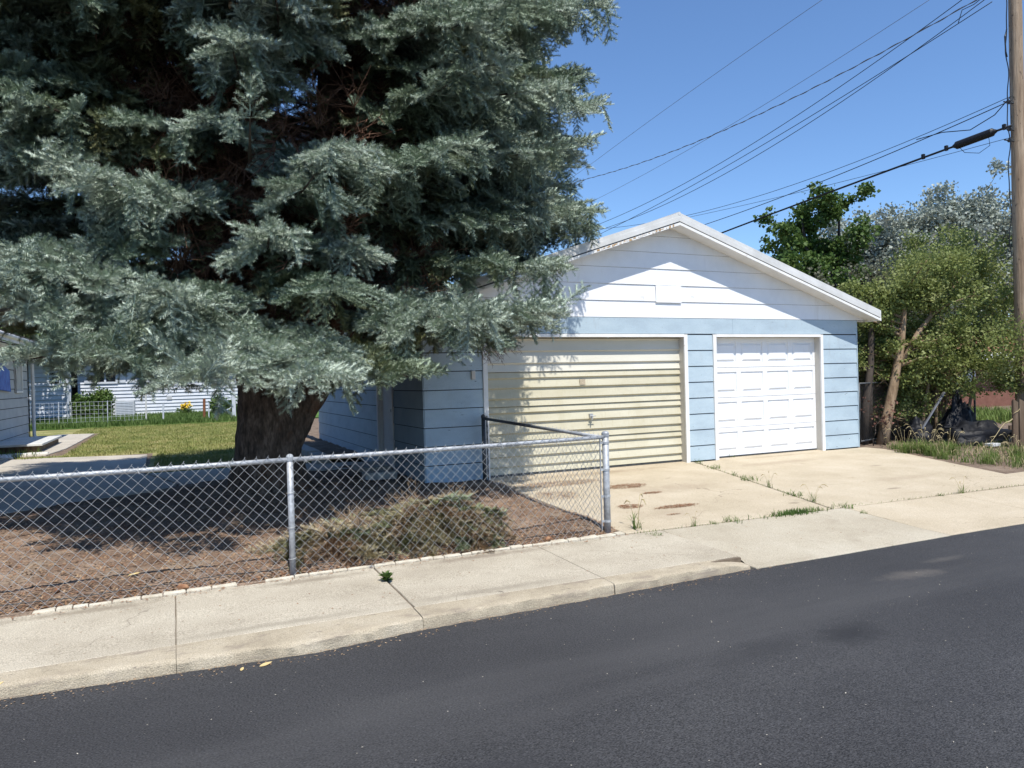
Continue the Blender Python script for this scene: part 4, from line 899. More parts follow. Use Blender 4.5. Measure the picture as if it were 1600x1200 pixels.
# boughs filling the front between the two stems, and short inner boughs
for zz in np.arange(3.4, 9.0, .60):
    for az0, x0 in ((-72, 2.05), (-98, 1.5), (-118, 1.05), (-45, 2.1)):
        if random.random() < .22: continue
        bough((x0, 10.45, zz+random.uniform(-.15, .15)+.3), R(az0+random.uniform(-13, 13)), random.uniform(.55, 1.0)*interp([3, 4, 5, 6, 7, 8.5], [3.1, 2.8, 2.9, 3.2, 3.2, 2.4], zz), random.uniform(.02, .15), random.uniform(.2, .34), random.uniform(.10, .2), first=.14, dens=.9, tint=random.uniform(-.12, .1))
for zz in np.arange(3.2, 10, .7):
    for k in range(4):
        az = random.uniform(0, 6.28); bough((random.choice((1.0, 2.05)), 10.55, zz), az, random.uniform(1.2, 2.4), .1, .28, .12, first=.12, dens=.8, tint=-.25)
for az0, zz, L in ((-44, 2.9, 3.2), (-38, 3.5, 3.0), (-42, 4.2, 3.2), (-52, 5.0, 3.3), (-50, 5.8, 3.3), (-24, 4.3, 3.4), (-12, 3.9, 3.8), (-14, 5.1, 4.0), (-28, 5.6, 3.6), (-20, 6.4, 3.9), (-30, 3.7, 3.0), (-6, 3.5, 3.4), (-8, 7.2, 3.9), (-152, 4.6, 4.2), (-140, 5.4, 4.0), (-160, 6.0, 4.3), (-146, 6.8, 3.9), (-130, 6.2, 3.5), (-165, 5.0, 4.4), (4, 3.75, 4.0), (12, 4.2, 4.3), (2, 4.7, 4.2), (16, 5.2, 4.4), (6, 5.8, 4.5), (1, 6.5, 4.3), (14, 7.1, 4.3), (5, 7.8, 4.1), (22, 3.9, 4.2), (10, 3.4, 3.6)):
    bough((2.0 if az0 > -90 else 1.0, 10.5, zz+.35), R(az0), L, random.uniform(.0, .08), .2, .12, dens=1.05, first=.3)
# the low boughs that show: right over the garage corner, centre before the trunk, left over the yard
bough((2.0, 10.3, 2.45), R(-50), 3.25, .02, .14, .07, dens=1.2, first=.16, wide=1.0, tint=.12)
bough((2.0, 10.3, 2.55), R(-41), 2.95, .02, .16, .08, dens=1.2, first=.2, wide=.9, tint=.1)
bough((1.9, 10.3, 2.4), R(-61), 3.2, .02, .18, .09, dens=1.1, first=.2, tint=.1)
bough((1.2, 10.3, 2.15), R(-84), 3.3, .05, .30, .08, dens=1.2, first=.28, wide=1.1, tint=.12)
bough((1.1, 10.3, 2.2), R(-102), 3.5, .05, .30, .08, dens=1.2, first=.25, wide=1.0, tint=.12)
bough((1.0, 10.3, 2.3), R(-120), 3.5, .05, .28, .08, dens=1.2, first=.25, wide=1.0, tint=.12)
bough((1.4, 10.3, 2.05), R(-72), 3.0, .05, .30, .08, dens=1.2, first=.3, tint=.1)
bough((.9, 10.4, 2.55), R(-140), 3.8, .05, .24, .10, dens=1.1, first=.25, tint=.1)
bough((.9, 10.5, 2.9), R(-155), 3.9, .03, .20, .1, dens=1.1, first=.3, tint=.08)
bough((.9, 10.5, 2.8), R(-168), 3.6, .02, .20, .1, dens=1.1, first=.3)
for az_, z_, x_ in ((70, 2.9, 1.5), (95, 3.4, 1.6), (110, 2.7, 1.2), (60, 3.8, 1.8), (85, 4.2, 1.5), (100, 2.5, 1.7), (75, 5.0, 1.4)):
    bough((x_, 10.8, z_), R(az_), 2.6, .05, .25, .1, dens=1.1, first=.08, tint=-.2)
bough((1.6, 10.4, 3.3), R(-80), 2.0, .02, .25, .1, dens=1.1, first=.15); bough((1.5, 10.4, 2.9), R(-95), 1.7, .02, .2, .1, dens=1.1, first=.15, tint=-.1)
bough((.9, 10.6, 2.5), R(172), 3.2, .02, .18, .1, dens=1.0, first=.3, tint=-.15)
link_mesh('branch_wood', wood.mesh('branch_wood'), 'bark3', spruce, 'stuff')
crown = instancer('crown', FR, rows, spruce)
for k in range(150):
    bares.append((random.uniform(-.3, 2.2), random.uniform(8.9, 10.1), random.uniform(2.7, 4.9), random.uniform(0, 6), random.uniform(0, 6), random.uniform(0, 6), random.uniform(.8, 1.6), random.randint(0, 2), .5))
for k in range(9):
    bares.append((random.uniform(3.75, 4.1), random.uniform(9.0, 9.5), random.uniform(1.95, 2.2), random.uniform(-.3, .3), random.uniform(1.1, 1.6), random.uniform(0, 6), random.uniform(.5, .8), random.randint(0, 2), .5))
instancer('dead_twigs', BT, bares, spruce)
cb = MB(); cb.tube([(0, 0, 0), (0, 0, -.015), (0, 0, -.05), (0, 0, -.085), (0, 0, -.10)], [.006, .017, .021, .016, .004], 7, jit=.2); cme = cb.mesh('cone'); cme.materials.append(mt['chip'])
tips = [q for q in rows if q[2] > 4.6 and q[1] < 10.5]
for k in range(70):
    q = random.choice(tips); o = bpy.data.objects.new('cone', cme); COL.objects.link(o); o.parent = spruce; o.matrix_parent_inverse = Matrix.Translation(-Vector(spruce.location))
    o.location = (q[0]+random.uniform(-.1, .1), q[1]-.1, q[2]-.05); o.rotation_euler = (random.uniform(-.3, .3), random.uniform(-.3, .3), 0); s_ = random.uniform(.8, 1.2); o.scale = (s_, s_, s_)
print('spruce sprays', len(rows), 'bare', len(bares))

# heap of cut, dried boughs by the fence
brush = thing('brush_pile', 'heap of cut drying spruce boughs behind the fence on the brown needles', 'brush pile', (1.9, 7.3, -.12)); rows = []; random.seed(14)
for k in range(250):
    lobe = random.random()
    if lobe < .62: cx, cy, rx, ry, hh = 2.38, 7.10, .50, .36, .40
    elif lobe < .9: cx, cy, rx, ry, hh = 1.30, 7.15, .40, .35, .20
    else: cx, cy, rx, ry, hh = 1.8, 7.7, .7, .35, .15
    a = random.uniform(0, 6.28); q = random.random()**.55; x = cx+rx*q*math.cos(a); y = max(6.72, cy+ry*q*math.sin(a)); hgt = hh*math.sqrt(max(0, 1-q*q))
    z = gz(x, y)+hgt*random.uniform(.55, 1)+.03; az = a+random.gauss(0, .7); c = random.choice((0, 0, 1, 1, 2, 3))
    eu = euler_of(Vector((math.cos(az), math.sin(az), random.uniform(-.75, .05))), random.uniform(-.8, .8)); dry = random.random()
    rows.append((x, y, z, eu.x, eu.y, eu.z, random.uniform(.6, 1.0), c, random.uniform(.0, .08) if dry < .42 else (random.uniform(.08, .2) if dry < .82 else random.uniform(.22, .5))))
instancer('boughs', FR, rows, brush); rows = []
for k in range(45):
    x = random.triangular(1.2, 3.0, 2.2); y = random.uniform(6.95, 7.5); az = random.uniform(0, 6.28)
    eu = euler_of(Vector((math.cos(az), math.sin(az), .1)), random.uniform(0, 6)); rows.append((x, y, gz(x, y)+random.uniform(.03, .3), eu.x, eu.y, eu.z, random.uniform(.4, .8), random.randint(0, 2), 0))
instancer('dry_sticks', BG, rows, brush)

# needles, twigs and chips lying about
def litter(name, pts, lmin, lmax, wid, mat, parent=None, up=.25):
    n = len(pts); L = RNG.uniform(lmin, lmax, n)[:, None]; a = RNG.uniform(0, 2*np.pi, n); d = np.c_[np.cos(a), np.sin(a), RNG.uniform(-.05, up, n)]
    s = np.c_[-np.sin(a), np.cos(a), RNG.uniform(-.4, .4, n)]*(wid*RNG.uniform(.6, 1.3, n))[:, None]
    V = np.empty((n, 4, 3)); V[:, 0] = pts-d*L*.5; V[:, 1] = pts+s; V[:, 2] = pts+d*L*.5; V[:, 3] = pts-s
    i = np.arange(n)*4; F = np.c_[i, i+1, i+2, i+3]
    return link_mesh(name, np_mesh(name, V.reshape(-1, 3), F), mat, parent, 'stuff')
P = np.c_[RNG.uniform(-4, 4.3, 26000), 6.55+5.0*RNG.random(26000)**1.8, np.zeros(26000)]; P = P[[p[1] < bed_far(p[0]) for p in P]]
P[:, 2] = [zbed(p[0], p[1])+.006 for p in P]
litter('needle_litter', P[:14000], .03, .08, .004, 'needle', up=.5); litter('chip_litter', P[14000:], .015, .045, .011, 'chip', up=.5)
def patch(cx, cy, rx, ry, n):
    a = RNG.uniform(0, 2*np.pi, n); r = np.sqrt(RNG.random(n))*RNG.uniform(.75, 1.1, n)
    x = cx+rx*r*np.cos(a)+.12*ry*np.sin(a*3); y = cy+ry*r*np.sin(a); return np.c_[x, y, np.array([zdrive(i, j) for i, j in zip(x, y)])+.006]
for cx, cy, rx, ry, n in ((5.72, 8.72, .34, .17, 1500), (5.0, 7.55, .17, .13, 700), (5.50, 7.30, .33, .085, 1000), (5.75, 8.15, .16, .06, 350), (4.95, 9.35, .75, .22, 2200), (4.55, 8.6, .3, .3, 900), (5.2, 6.95, .10, .03, 80)):
    tag(litter('needle_patch', patch(cx, cy, rx, ry, n), .015, .035, .003, 'needle'), 'patch of brown spruce needles drifted on the driveway', 'needle litter')
x = RNG.uniform(4.3, 11, 500); y = RNG.uniform(6.4, 10.0, 500); litter('drive_crumbs', np.c_[x, y, np.array([zdrive(i, j) for i, j in zip(x, y)])+.004], .008, .03, .003, 'needle')
x = RNG.uniform(-3, 7, 260); y = RNG.uniform(5.25, 6.35, 260); litter('walk_crumbs', np.c_[x, y, np.array([zwalk(i, j) for i, j in zip(x, y)])+.004], .006, .03, .004, 'needle')
x = RNG.uniform(-3, 9, 900); y = 5.0-4.8*RNG.random(900)**.8; litter('road_specks', np.c_[x, y, np.full(900, -.243)], .003, .013, .0028, 'speck')
x = RNG.uniform(-3, 5, 800); y = np.array([road_edge(a) for a in x])-.02-.16*RNG.random(800)**2; litter('gutter_grit', np.c_[x, y, np.full(800, -.240)], .005, .022, .005, 'chip')
x = RNG.uniform(-3, 4.2, 420); y = np.array([back(a) for a in x])-.10*RNG.random(420)**1.6-.01; litter('walk_edge_litter', np.c_[x, y, np.full(420, -.134)], .012, .05, .004, 'needle', up=.15)
P = np.c_[np.linspace(4.4, 7.9, 160), np.full(160, 10.285), np.full(160, .012)]+RNG.normal(0, .012, (160, 3))*np.array([1, 1, .3]); litter('door_litter', P, .015, .05, .006, 'chip')

# ================================================================== OTHER TREES AND SHRUBS
def leaf_mesh(name, clumps, n, size, mat, parent, droop=.0, narrow=.45):
    """n small two-triangle leaves spread through ellipsoid clumps (x, y, z, rx, ry, rz), denser towards each clump's outside"""
    C = np.array(clumps); wgt = C[:, 3]*C[:, 4]*C[:, 5]; wgt = wgt**.75; k = RNG.choice(len(C), n, p=wgt/wgt.sum())
    d = RNG.normal(0, 1, (n, 3)); d /= np.linalg.norm(d, axis=1)[:, None]; r = RNG.random(n)**.45*RNG.uniform(.75, 1.15, n)
    p = C[k, :3]+d*C[k, 3:6]*r[:, None]
    a = RNG.normal(0, 1, (n, 3)); a[:, 2] -= droop; a /= np.linalg.norm(a, axis=1)[:, None]
    s = np.cross(a, RNG.normal(0, 1, (n, 3))); s /= np.linalg.norm(s, axis=1)[:, None]+1e-9
    L = (size*RNG.uniform(.6, 1.3, n))[:, None]; V = np.empty((n, 4, 3)); bend = np.cross(a, s)*L*.12
    V[:, 0] = p; V[:, 1] = p+a*L*.5+s*L*narrow+bend; V[:, 2] = p+a*L; V[:, 3] = p+a*L*.5-s*L*narrow+bend
    i = np.arange(n)*4; F = np.concatenate([np.c_[i, i+1, i+2], np.c_[i, i+2, i+3]])
    return link_mesh(name, np_mesh(name, V.reshape(-1, 3), F), mat, parent, 'stuff')
def tree(name, label, base, stems, mat, barkmat, nleaf, size, clump, group=None, droop=0., cat='tree', sub=5, narrow=.45, spread=.55, twigs=True):
    """stems: list of polylines [(x, y, z, r), ...] whose upper parts carry limbs; leaf clumps sit on the limb ends"""
    t = thing(name, label, cat, base, group); W = MB(); cl = []
    for st in stems:
        W.tube([q[:3] for q in st], [q[3] for q in st], 8, jit=.08)
        tot = sum((Vector(a[:3])-Vector(c[:3])).length for a, c in zip(st, st[1:]))
        for k in range(sub):
            u = random.uniform(.38, 1)*(len(st)-1); i = min(int(u), len(st)-2); p = Vector(st[i][:3]).lerp(Vector(st[i+1][:3]), u-i); r0 = st[i][3]*.45
            dv = Vector((random.gauss(0, 1), random.gauss(0, 1), random.uniform(.1, 1.1))).normalized(); L = tot*random.uniform(.16, .40)*spread/.55
            q = p+dv*L*.55; e = q+(dv+Vector((random.gauss(0, .5), random.gauss(0, .5), random.gauss(.05, .35)))).normalized()*L*.5
            W.tube([p, q, e], [r0, r0*.6, r0*.2], 5, cap=False)
            for c0, s in ((q, .8), (e, 1.), (p.lerp(q, .6), .6)):
                c = clump*s*random.uniform(.65, 1.2); cl.append((c0.x, c0.y, c0.z, c, c, c*random.uniform(.55, .85)))
            for j in range(3 if twigs else 0):
                e2 = e+Vector((random.gauss(0, 1), random.gauss(0, 1), random.gauss(.1, .7))).normalized()*L*.3; W.tube([e, e2], [r0*.25, r0*.08], 3, cap=False)
                c = clump*.55*random.uniform(.6, 1.2); cl.append((e2.x, e2.y, e2.z, c, c, c*.7))
        c = clump*.8; cl.append((*st[-1][:3], c, c, c))
    W.build('trunk', barkmat, t, smooth=True); leaf_mesh('crown', cl, nleaf, size, mat, t, droop, narrow); return t
random.seed(31)
def st(x, y, h, r, lean=(0, 0), z0=-.1, n=6, wob=.15):
    return [(x+lean[0]*k/n+random.gauss(0, wob)*(k > 0)*k/n, y+lean[1]*k/n+random.gauss(0, wob)*(k > 0)*k/n, z0+h*k/n, r*(1-.85*k/n)) for k in range(n+1)]
tree('cottonwood_tree', 'dark green leafy tree rising behind the garage roof, left of the silver trees', (20.2, 18.4, 0), [st(19.9, 18.5, 6.9, .20, (-.3, .1)), st(20.6, 18.2, 7.2, .18, (.3, 0)), st(20.2, 18.4, 5.4, .15, (.9, -.3)), st(19.7, 18.5, 5.2, .1, (-1.0, .2))], 'leafgreen', 'bark3', 30000, .12, .46, sub=14, spread=.36)
SV = 'silver leaved trees behind the shrubs'
for k, (x, y, h, lab) in enumerate([(27.4, 22.8, 7.3, 'silver-grey poplar just right of the dark green tree, the lowest of the row'), (29.8, 22.0, 8.3, 'silver-grey poplar in the middle of the row behind the shrub'), (32.2, 20.8, 8.4, 'tallest silver-grey poplar, beside the utility pole'), (35.2, 19.4, 8.8, 'silver-grey poplar right of the utility pole'), (26.0, 23.6, 6.5, 'silver-grey poplar partly hidden behind the dark green tree'), (28.6, 22.3, 7.7, 'silver-grey poplar standing between the lowest and the middle one of the row'), (31.0, 21.3, 8.1, 'silver-grey poplar just left of the tallest one'), (24.4, 24.2, 5.6, 'small silver-grey poplar peeping over the roof left of the dark green tree')]):
    tree('poplar_tree', lab, (x, y, 0), [st(x, y, h, .2, (random.uniform(-.4, .4), 0)), st(x+.8, y-.3, h*.93, .14, (.6, 0)), st(x-.7, y+.3, h*.88, .14, (-.5, 0)), st(x+.1, y+.5, h*.75, .12, (-.2, -.2))], 'leafsilver', 'bark2', 34000 if k < 7 else 14000, .14, .80, SV, sub=17, spread=.34)
tree('bare_shrub', 'thin grey half-bare shrub beside the eave, below the silver trees', (19.4, 15.9, 0), [st(19.2, 16, 4.6, .06, (-.6, 0)), st(19.6, 15.8, 4.4, .06, (.5, 0)), st(19.9, 15.8, 4.1, .05, (1.0, 0))], 'leafgrey', 'bark2', 7000, .09, .42, sub=9, spread=.5, cat='shrub')
# the leaning trunk beside the driveway and its yellow-green crown
random.seed(12)
tree('leaning_shrub_tree', 'yellow-green shrubby tree with a pale leaning trunk beside the garage corner', (12.9, 10.35, 0),
     [[(12.82, 10.3, -.1, .12), (12.98, 10.3, .5, .105), (13.22, 10.3, 1.2, .09), (13.42, 10.3, 1.9, .075), (13.55, 10.3, 2.6, .055), (13.6, 10.3, 3.1, .03)],
      [(13.3, 10.3, 1.45, .06), (13.75, 10.15, 2.2, .05), (14.35, 10.0, 2.9, .035), (14.8, 9.9, 3.35, .02)], [(13.5, 10.3, 2.0, .05), (13.3, 10.5, 2.6, .035), (13.15, 10.6, 3.0, .02)]],
     'leafyellow', 'bark2', 15000, .055, .34, sub=10, spread=.5, droop=.2)
tree('dark_shrub_tree', 'shrubby tree with two dark upright trunks against the garage wall, left of the leaning trunk', (12.7, 10.55, 0), [[(12.58, 10.52, -.1, .085), (12.66, 10.52, .8, .075), (12.82, 10.52, 1.6, .065), (12.86, 10.52, 2.4, .045), (12.9, 10.55, 3.0, .02)], [(12.82, 10.6, -.1, .06), (12.88, 10.6, 1, .055), (13.0, 10.6, 2, .045), (13.05, 10.6, 2.8, .02)]], 'leafyellow', 'bark3', 5500, .055, .30, sub=6, spread=.3)
tree('caragana_shrub', 'tall yellow-green shrub with arching twigs left of the utility pole', (14.6, 10.3, 0), [st(14.3, 10.5, 3.7, .045, (.2, .0)), st(14.7, 10.5, 4.0, .045, (.4, .1)), st(15.1, 10.6, 3.9, .04, (.6, 0)), st(15.2, 10.2, 3.6, .04, (.8, -.1)), st(14.0, 10.8, 3.2, .04, (-.2, 0))], 'leafyellow', 'bark2', 34000, .055, .42, sub=15, spread=.45, droop=.2, cat='shrub')
tree('overhanging_shrub', 'yellow-green shrub hanging over the dark planks in front of the utility pole', (15.6, 9.0, 0), [st(15.3, 8.9, 2.2, .035, (-.3, -.1)), st(15.9, 8.8, 2.4, .035, (.1, 0)), st(16.3, 8.9, 2.6, .035, (.4, 0)), st(15.9, 9.1, 1.8, .03, (-.9, 0))], 'leafyellow', 'bark2', 13000, .05, .36, sub=9, spread=.6, droop=.3, cat='shrub')
tree('undergrowth_shrub', 'dusty grey-green tangle of brush behind the chain-link gate', (13.4, 12.3, 0), [st(13+.45*k, 12.3+random.uniform(-.3, .3), 2.0, .02, (random.uniform(-.3, .3), 0)) for k in range(6)], 'leafgrey', 'bark2', 11000, .05, .36, sub=7, spread=.7, cat='shrub')
tree('rear_brush', 'dark twiggy brush behind the black plastic heap', (15.2, 11.6, 0), [st(14.4+.5*k, 11.6+random.uniform(-.3, .3), 1.9, .02, (random.uniform(-.3, .3), 0)) for k in range(6)], 'leafgreen', 'bark2', 15000, .055, .36, sub=9, spread=.7, cat='shrub')
tree('young_red_shrub', 'low rusty-red dead shrub at the foot of the leaning trunk', (12.55, 10.1, 0), [st(12.4, 10.15, .75, .012, (.1, 0), 0), st(12.6, 10.05, .65, .012, (.1, 0), 0), st(12.75, 10.2, .8, .012, (.1, 0), 0)], 'leafred', 'bark3', 160, .045, .07, sub=6, spread=.5, cat='shrub')
tg = thing('twig_thicket', 'tangle of bare grey-brown twigs filling the gap under the yellow-green shrub', 'brush', (14, 10.8, 0)); rows = []
for k in range(240):
    az = random.uniform(0, 6.28); eu = euler_of(Vector((math.cos(az), math.sin(az), random.uniform(-.2, .9))), random.uniform(0, 6))
    rows.append((random.uniform(12.7, 16.2), random.uniform(10.7, 11.9), random.uniform(.05, 1.9), eu.x, eu.y, eu.z, random.uniform(.8, 1.7), random.randint(0, 2), 0))
instancer('twigs', BG, rows, tg)
tree('low_shrub', 'low yellow-green leafy growth between the leaning trunk and the black heap', (13.9, 10.75, 0), [st(13.4+.4*k, 10.8+random.uniform(-.2, .3), 1.5, .015, (random.uniform(-.3, .3), 0)) for k in range(7)], 'leafyellow', 'bark2', 14000, .05, .30, sub=8, spread=.6, cat='shrub')
tree('rear_hedge', 'dense dark green hedge hiding the lower part of the brick house', (17.5, 14.2, 0), [st(14.2+.8*k, 14.2+random.uniform(-.4, .4), 2.0, .03, (random.uniform(-.3, .3), 0)) for k in range(7)], 'leafgreen', 'bark3', 14000, .07, .5, sub=7, spread=.6, cat='hedge')
# trees beyond the yard, seen through and round the spruce
YT = 'yellow-green trees beyond the yard'
tree('yard_tree', 'yellow-green tree seen past the left edge of the spruce', (-8.5, 43, 0), [st(-8.6, 43, 8.2, .3, (0, 0)), st(-7.8, 43.2, 7.6, .2, (.8, 0)), st(-9.6, 42.6, 7.2, .2, (-.9, 0))], 'leafyellow', 'bark3', 12000, .22, .95, YT, sub=10, spread=.4)
tree('yard_tree', 'yellow-green tree showing between spruce boughs above the garage roof', (10.5, 34, 0), [st(10.5, 34, 7.4, .25, (0, 0)), st(11.4, 34.2, 6.8, .2, (.7, 0)), st(9.6, 33.8, 6.6, .2, (-.7, 0))], 'leafyellow', 'bark3', 12000, .2, .85, YT, sub=10, spread=.4)
tree('yard_tree', 'dark yard tree standing behind the white house roof', (-.5, 52, 0), [st(-.5, 52, 9, .3, (0, 0)), st(1.0, 52.2, 8, .2, (1, 0)), st(-2.2, 51.8, 8, .2, (-1, 0))], 'leafgreen', 'bark3', 12000, .25, 1.1, sub=10, spread=.4)
tree('yard_tree', 'leafy yard tree beside the far corner of the grey-sided house', (-8.2, 33.5, 0), [st(-8.2, 33.5, 6.6, .2, (0, 0)), st(-7.2, 33.8, 6.0, .15, (1.1, .3)), st(-6.4, 34.2, 5.4, .12, (1.3, .4)), st(-9.2, 33.2, 5.4, .15, (-.8, 0))], 'leafgreen', 'bark3', 11000, .16, .8, sub=10, spread=.45)
tree('conifer_tree', 'tall dark tree behind the left end of the white house', (-5, 47, 0), [st(-5, 47, 10.5, .3, (0, 0)), st(-4.2, 47, 9, .2, (.8, 0)), st(-6.2, 47.2, 9, .2, (-1, 0))], 'leafgreen', 'bark3', 14000, .25, 1.05, sub=12, spread=.36)

# ================================================================== POLE AND WIRES
PX, PY = 15.40, 9.1
pole = thing('utility_pole', 'weathered brown wooden utility pole with hardware at the right edge', 'utility pole', (PX, PY, 0))
b = MB(); b.tube([(PX, PY, z) for z in np.linspace(-.3, 11.5, 24)], [.142-.003*z for z in np.linspace(-.3, 11.5, 24)], 20, jit=.03); b.build('pole', 'pole', pole, smooth=True)
for z in (8.98, 6.70, 6.17, 5.95):
    c = MB(); c.tube([(PX-.05, PY, z), (PX-.40, PY+.02, z)], .014, 6); c.tube([(PX-.22, PY, z), (PX-.28, PY, z)], [.03, .045], 8); c.build('bracket', 'darksteel', pole)
for k, z in enumerate((9.0, 9.35, 9.7)):
    c = MB(); c.tube([(PX-.16, PY+.05, z-.04), (PX-.16, PY+.05, z), (PX-.16, PY+.05, z+.03), (PX-.16, PY+.05, z+.05)], [.03, .045, .03, .04], 10); c.build('insulator', 'darksteel', pole)
def quadfit(pts):
    ys_, zs_ = zip(*pts); c = np.polyfit(ys_, zs_, min(2, len(pts)-1)); return lambda y: float(np.polyval(c, y))
FARY = 47.
def wire(name, label, pts, rad, mat, x0=15., x1=15., twist=0., y1=FARY):
    """a wire hung along the alley: measured heights along its run, then a smooth catenary-like continuation to the next pole"""
    f = quadfit(pts); ya, yb = pts[0][0], pts[-1][0]; ys_ = list(np.linspace(ya, yb, 26)); P = [(x0, y, f(y)) for y in ys_]
    sl_ = (f(yb)-f(yb-.5))/.5; zt = max(6.2, min(11, pts[0][1]))
    for t in np.linspace(.08, 1, 14):
        y = yb+(y1-yb)*t; h = t*t*(3-2*t); zl = f(yb)+sl_*(y-yb)*(1-t); P.append((x0+(x1-x0)*t, y, zl*(1-h)+(zt)*h))
    B = MB(); B.tube(P, rad, 5)
    if twist:
        Q = []; n = 420
        for i in range(n):
            t = i/(n-1)*(len(P)-1); k = min(int(t), len(P)-2); p = Vector(P[k]).lerp(Vector(P[k+1]), t-k); a = p.y*2*math.pi/twist; Q.append((p.x+math.cos(a)*rad*1.9, p.y, p.z+math.sin(a)*rad*1.9))
        B.tube(Q, rad*.9, 4)
    return tag(B.build('overhead_wire', mat, smooth=True), label, 'wire', 'overhead wires')
wire('A', 'uppermost thin wire crossing the sky, far left of the bundle', [(13.46, 10.78), (18., 10.44), (24.45, 9.82)], .006, 'alu')
wire('B', 'second thin wire from the top, passing under the twisted wire', [(10.62, 9.42), (18.07, 8.66), (26.55, 8.3)], .0055, 'alu')
wire('C', 'twisted light and dark service wire meeting the spruce edge', [(9.35, 8.96), (13.22, 8.72), (24.71, 9.25)], .008, 'alu', twist=.75)
wire('D', 'upper of the three parallel wires running down to the garage gable', [(9.4, 9.2), (15.4, 8.03), (24.57, 7.35)], .0085, 'black')
wire('E', 'middle of the three parallel wires running down to the garage gable', [(9.3, 8.9), (15.42, 7.63), (24.58, 7.13)], .0085, 'black')
wire('F', 'lower of the three parallel wires running down to the garage gable', [(9.3, 8.75), (13.23, 8.12), (24.12, 6.97)], .0085, 'black')
wire('G', 'thin slack wire that touches the garage ridge, from the middle bracket', [(8.97, 6.78), (11.5, 6.49), (14.31, 6.46), (24.11, 7.14)], .007, 'black')
wire('H', 'medium black cable just above the thick cable', [(8.97, 6.66), (10.87, 6.52), (13.29, 6.27), (18.01, 6.1)], .010, 'black')
wire('I', 'thick black communication cable with a splice case', [(8.98, 6.19), (11.19, 6.07), (13.7, 5.93), (17.3, 5.70)], .024, 'black')
wire('J', 'lowest thin wire under the thick black cable', [(8.99, 5.96), (12.54, 6.09), (18.61, 6.46)], .0055, 'black')
b = MB(); fI = quadfit([(8.98, 6.19), (11.19, 6.07), (13.7, 5.93), (17.3, 5.70)])
y0, y1 = 9.32, 10.12; b.tube([(15., y0-.05, fI(y0)), (15., y0, fI(y0)), (15., y0+.03, fI(y0)), (15., y1-.03, fI(y1)), (15., y1, fI(y1)), (15., y1+.05, fI(y1))], [.03, .055, .082, .082, .055, .03], 14)
b.tube([(14.99, y0+.1, fI(y0)-.07), (14.99, y0+.08, fI(y0)-.25), (14.99, y0+.3, fI(y0)-.34), (14.99, y1-.2, fI(y1)-.2), (14.99, y1-.1, fI(y1)-.07)], .006, 5)
tag(b.build('splice_case', 'black'), 'black cylindrical splice case on the thick cable beside the pole', 'splice case')
for y, lab in ((9.12, 'small black cable clamp between the splice case and the pole'), (10.32, 'small black cable clamp just left of the splice case'), (10.85, 'small black cable clamp farthest left along the thick cable')):
    b = MB(); b.box(14.97, 15.03, y-.03, y+.03, fI(y)-.035, fI(y)+.075); tag(b.build('cable_clamp', 'black', bevel=.008), lab, 'clamp')
b = MB(); b.tube([(14.70+.018*math.sin(z*9), 8.86+.02*math.sin(z*5+1), z) for z in np.linspace(3.6, 9.3, 90)], .010, 5); b.tube([(14.68, 8.84, 7.95), (14.62, 8.84, 7.8), (14.64, 8.84, 7.5), (14.69, 8.85, 7.42)], .014, 5)
tag(b.build('dangling_cable', 'black'), 'dark twisted cable hanging straight down beside the pole', 'cable')
b = MB(); b.tube([(14.9, 9.0, 9.0), (14.88, 9.2, 8.93), (14.9, 9.6, 8.82), (14.98, 9.9, 8.86), (15, 10.0, 8.64)], .008, 5); b.tube([(15, 9.0, 6.74), (15, 9.3, 6.50), (15, 9.8, 6.36), (15, 10.4, 6.50), (15, 11.0, 6.53)], .010, 5)
tag(b.build('drip_loop', 'black'), 'slack black loop of cable sagging below the bracket at the pole', 'cable')
# far pole the wires run to
fp = MB(); fp.tube([(15., FARY, -.1), (15., FARY, 11.4)], [.15, .11], 10); tag(fp.build('utility_pole', 'pole', smooth=True), 'far wooden utility pole at the other end of the overhead wires', 'utility pole')

# ================================================================== RIGHT-HAND CORNER: gate, planks, black heap
gate = thing('chain_link_gate', 'dark chain-link gate standing between the garage corner and the leaning trunk', 'gate', (12.6, 10.45, 0))
b = MB(); b.tube([(12.17, 10.3, -.1), (12.17, 10.3, 1.30)], .022, 8); b.build('gate_post', 'darksteel', gate, smooth=True)
b = MB(); b.tube([(12.22, 10.3, 1.22), (13.6, 10.75, 1.22)], .018, 8); b.tube([(12.22, 10.3, .08), (13.6, 10.75, .08)], .018, 8); b.tube([(12.22, 10.3, .08), (12.22, 10.3, 1.22)], .018, 8); b.tube([(13.6, 10.75, .08), (13.6, 10.75, 1.22)], .018, 8); b.build('gate_frame', 'darksteel', gate, smooth=True)
chain_link((12.24, 10.3), (13.58, 10.74), 1.22, 1.22, .1, .1, parent=gate, mat='darksteel', pitch=.05)
rf_ = thing('wire_fence', 'dark wire fence with rails running behind the black plastic heap', 'fence', (15, 10.9, 0))
for x, y in ((13.9, 10.95), (15.0, 10.75), (16.1, 10.55)):
    b = MB(); b.tube([(x, y, -.1), (x, y, 1.0)], .022, 8); b.build('fence_post', 'darksteel', rf_)
for z in (.22, .95):
    b = MB(); b.tube([(13.9, 10.95, z), (16.1, 10.55, z)], .016, 6); b.build('rail', 'darksteel', rf_)
chain_link((13.92, 10.95), (16.1, 10.55), .95, .95, .05, .05, parent=rf_, mat='darksteel', pitch=.06, name='fence_mesh')
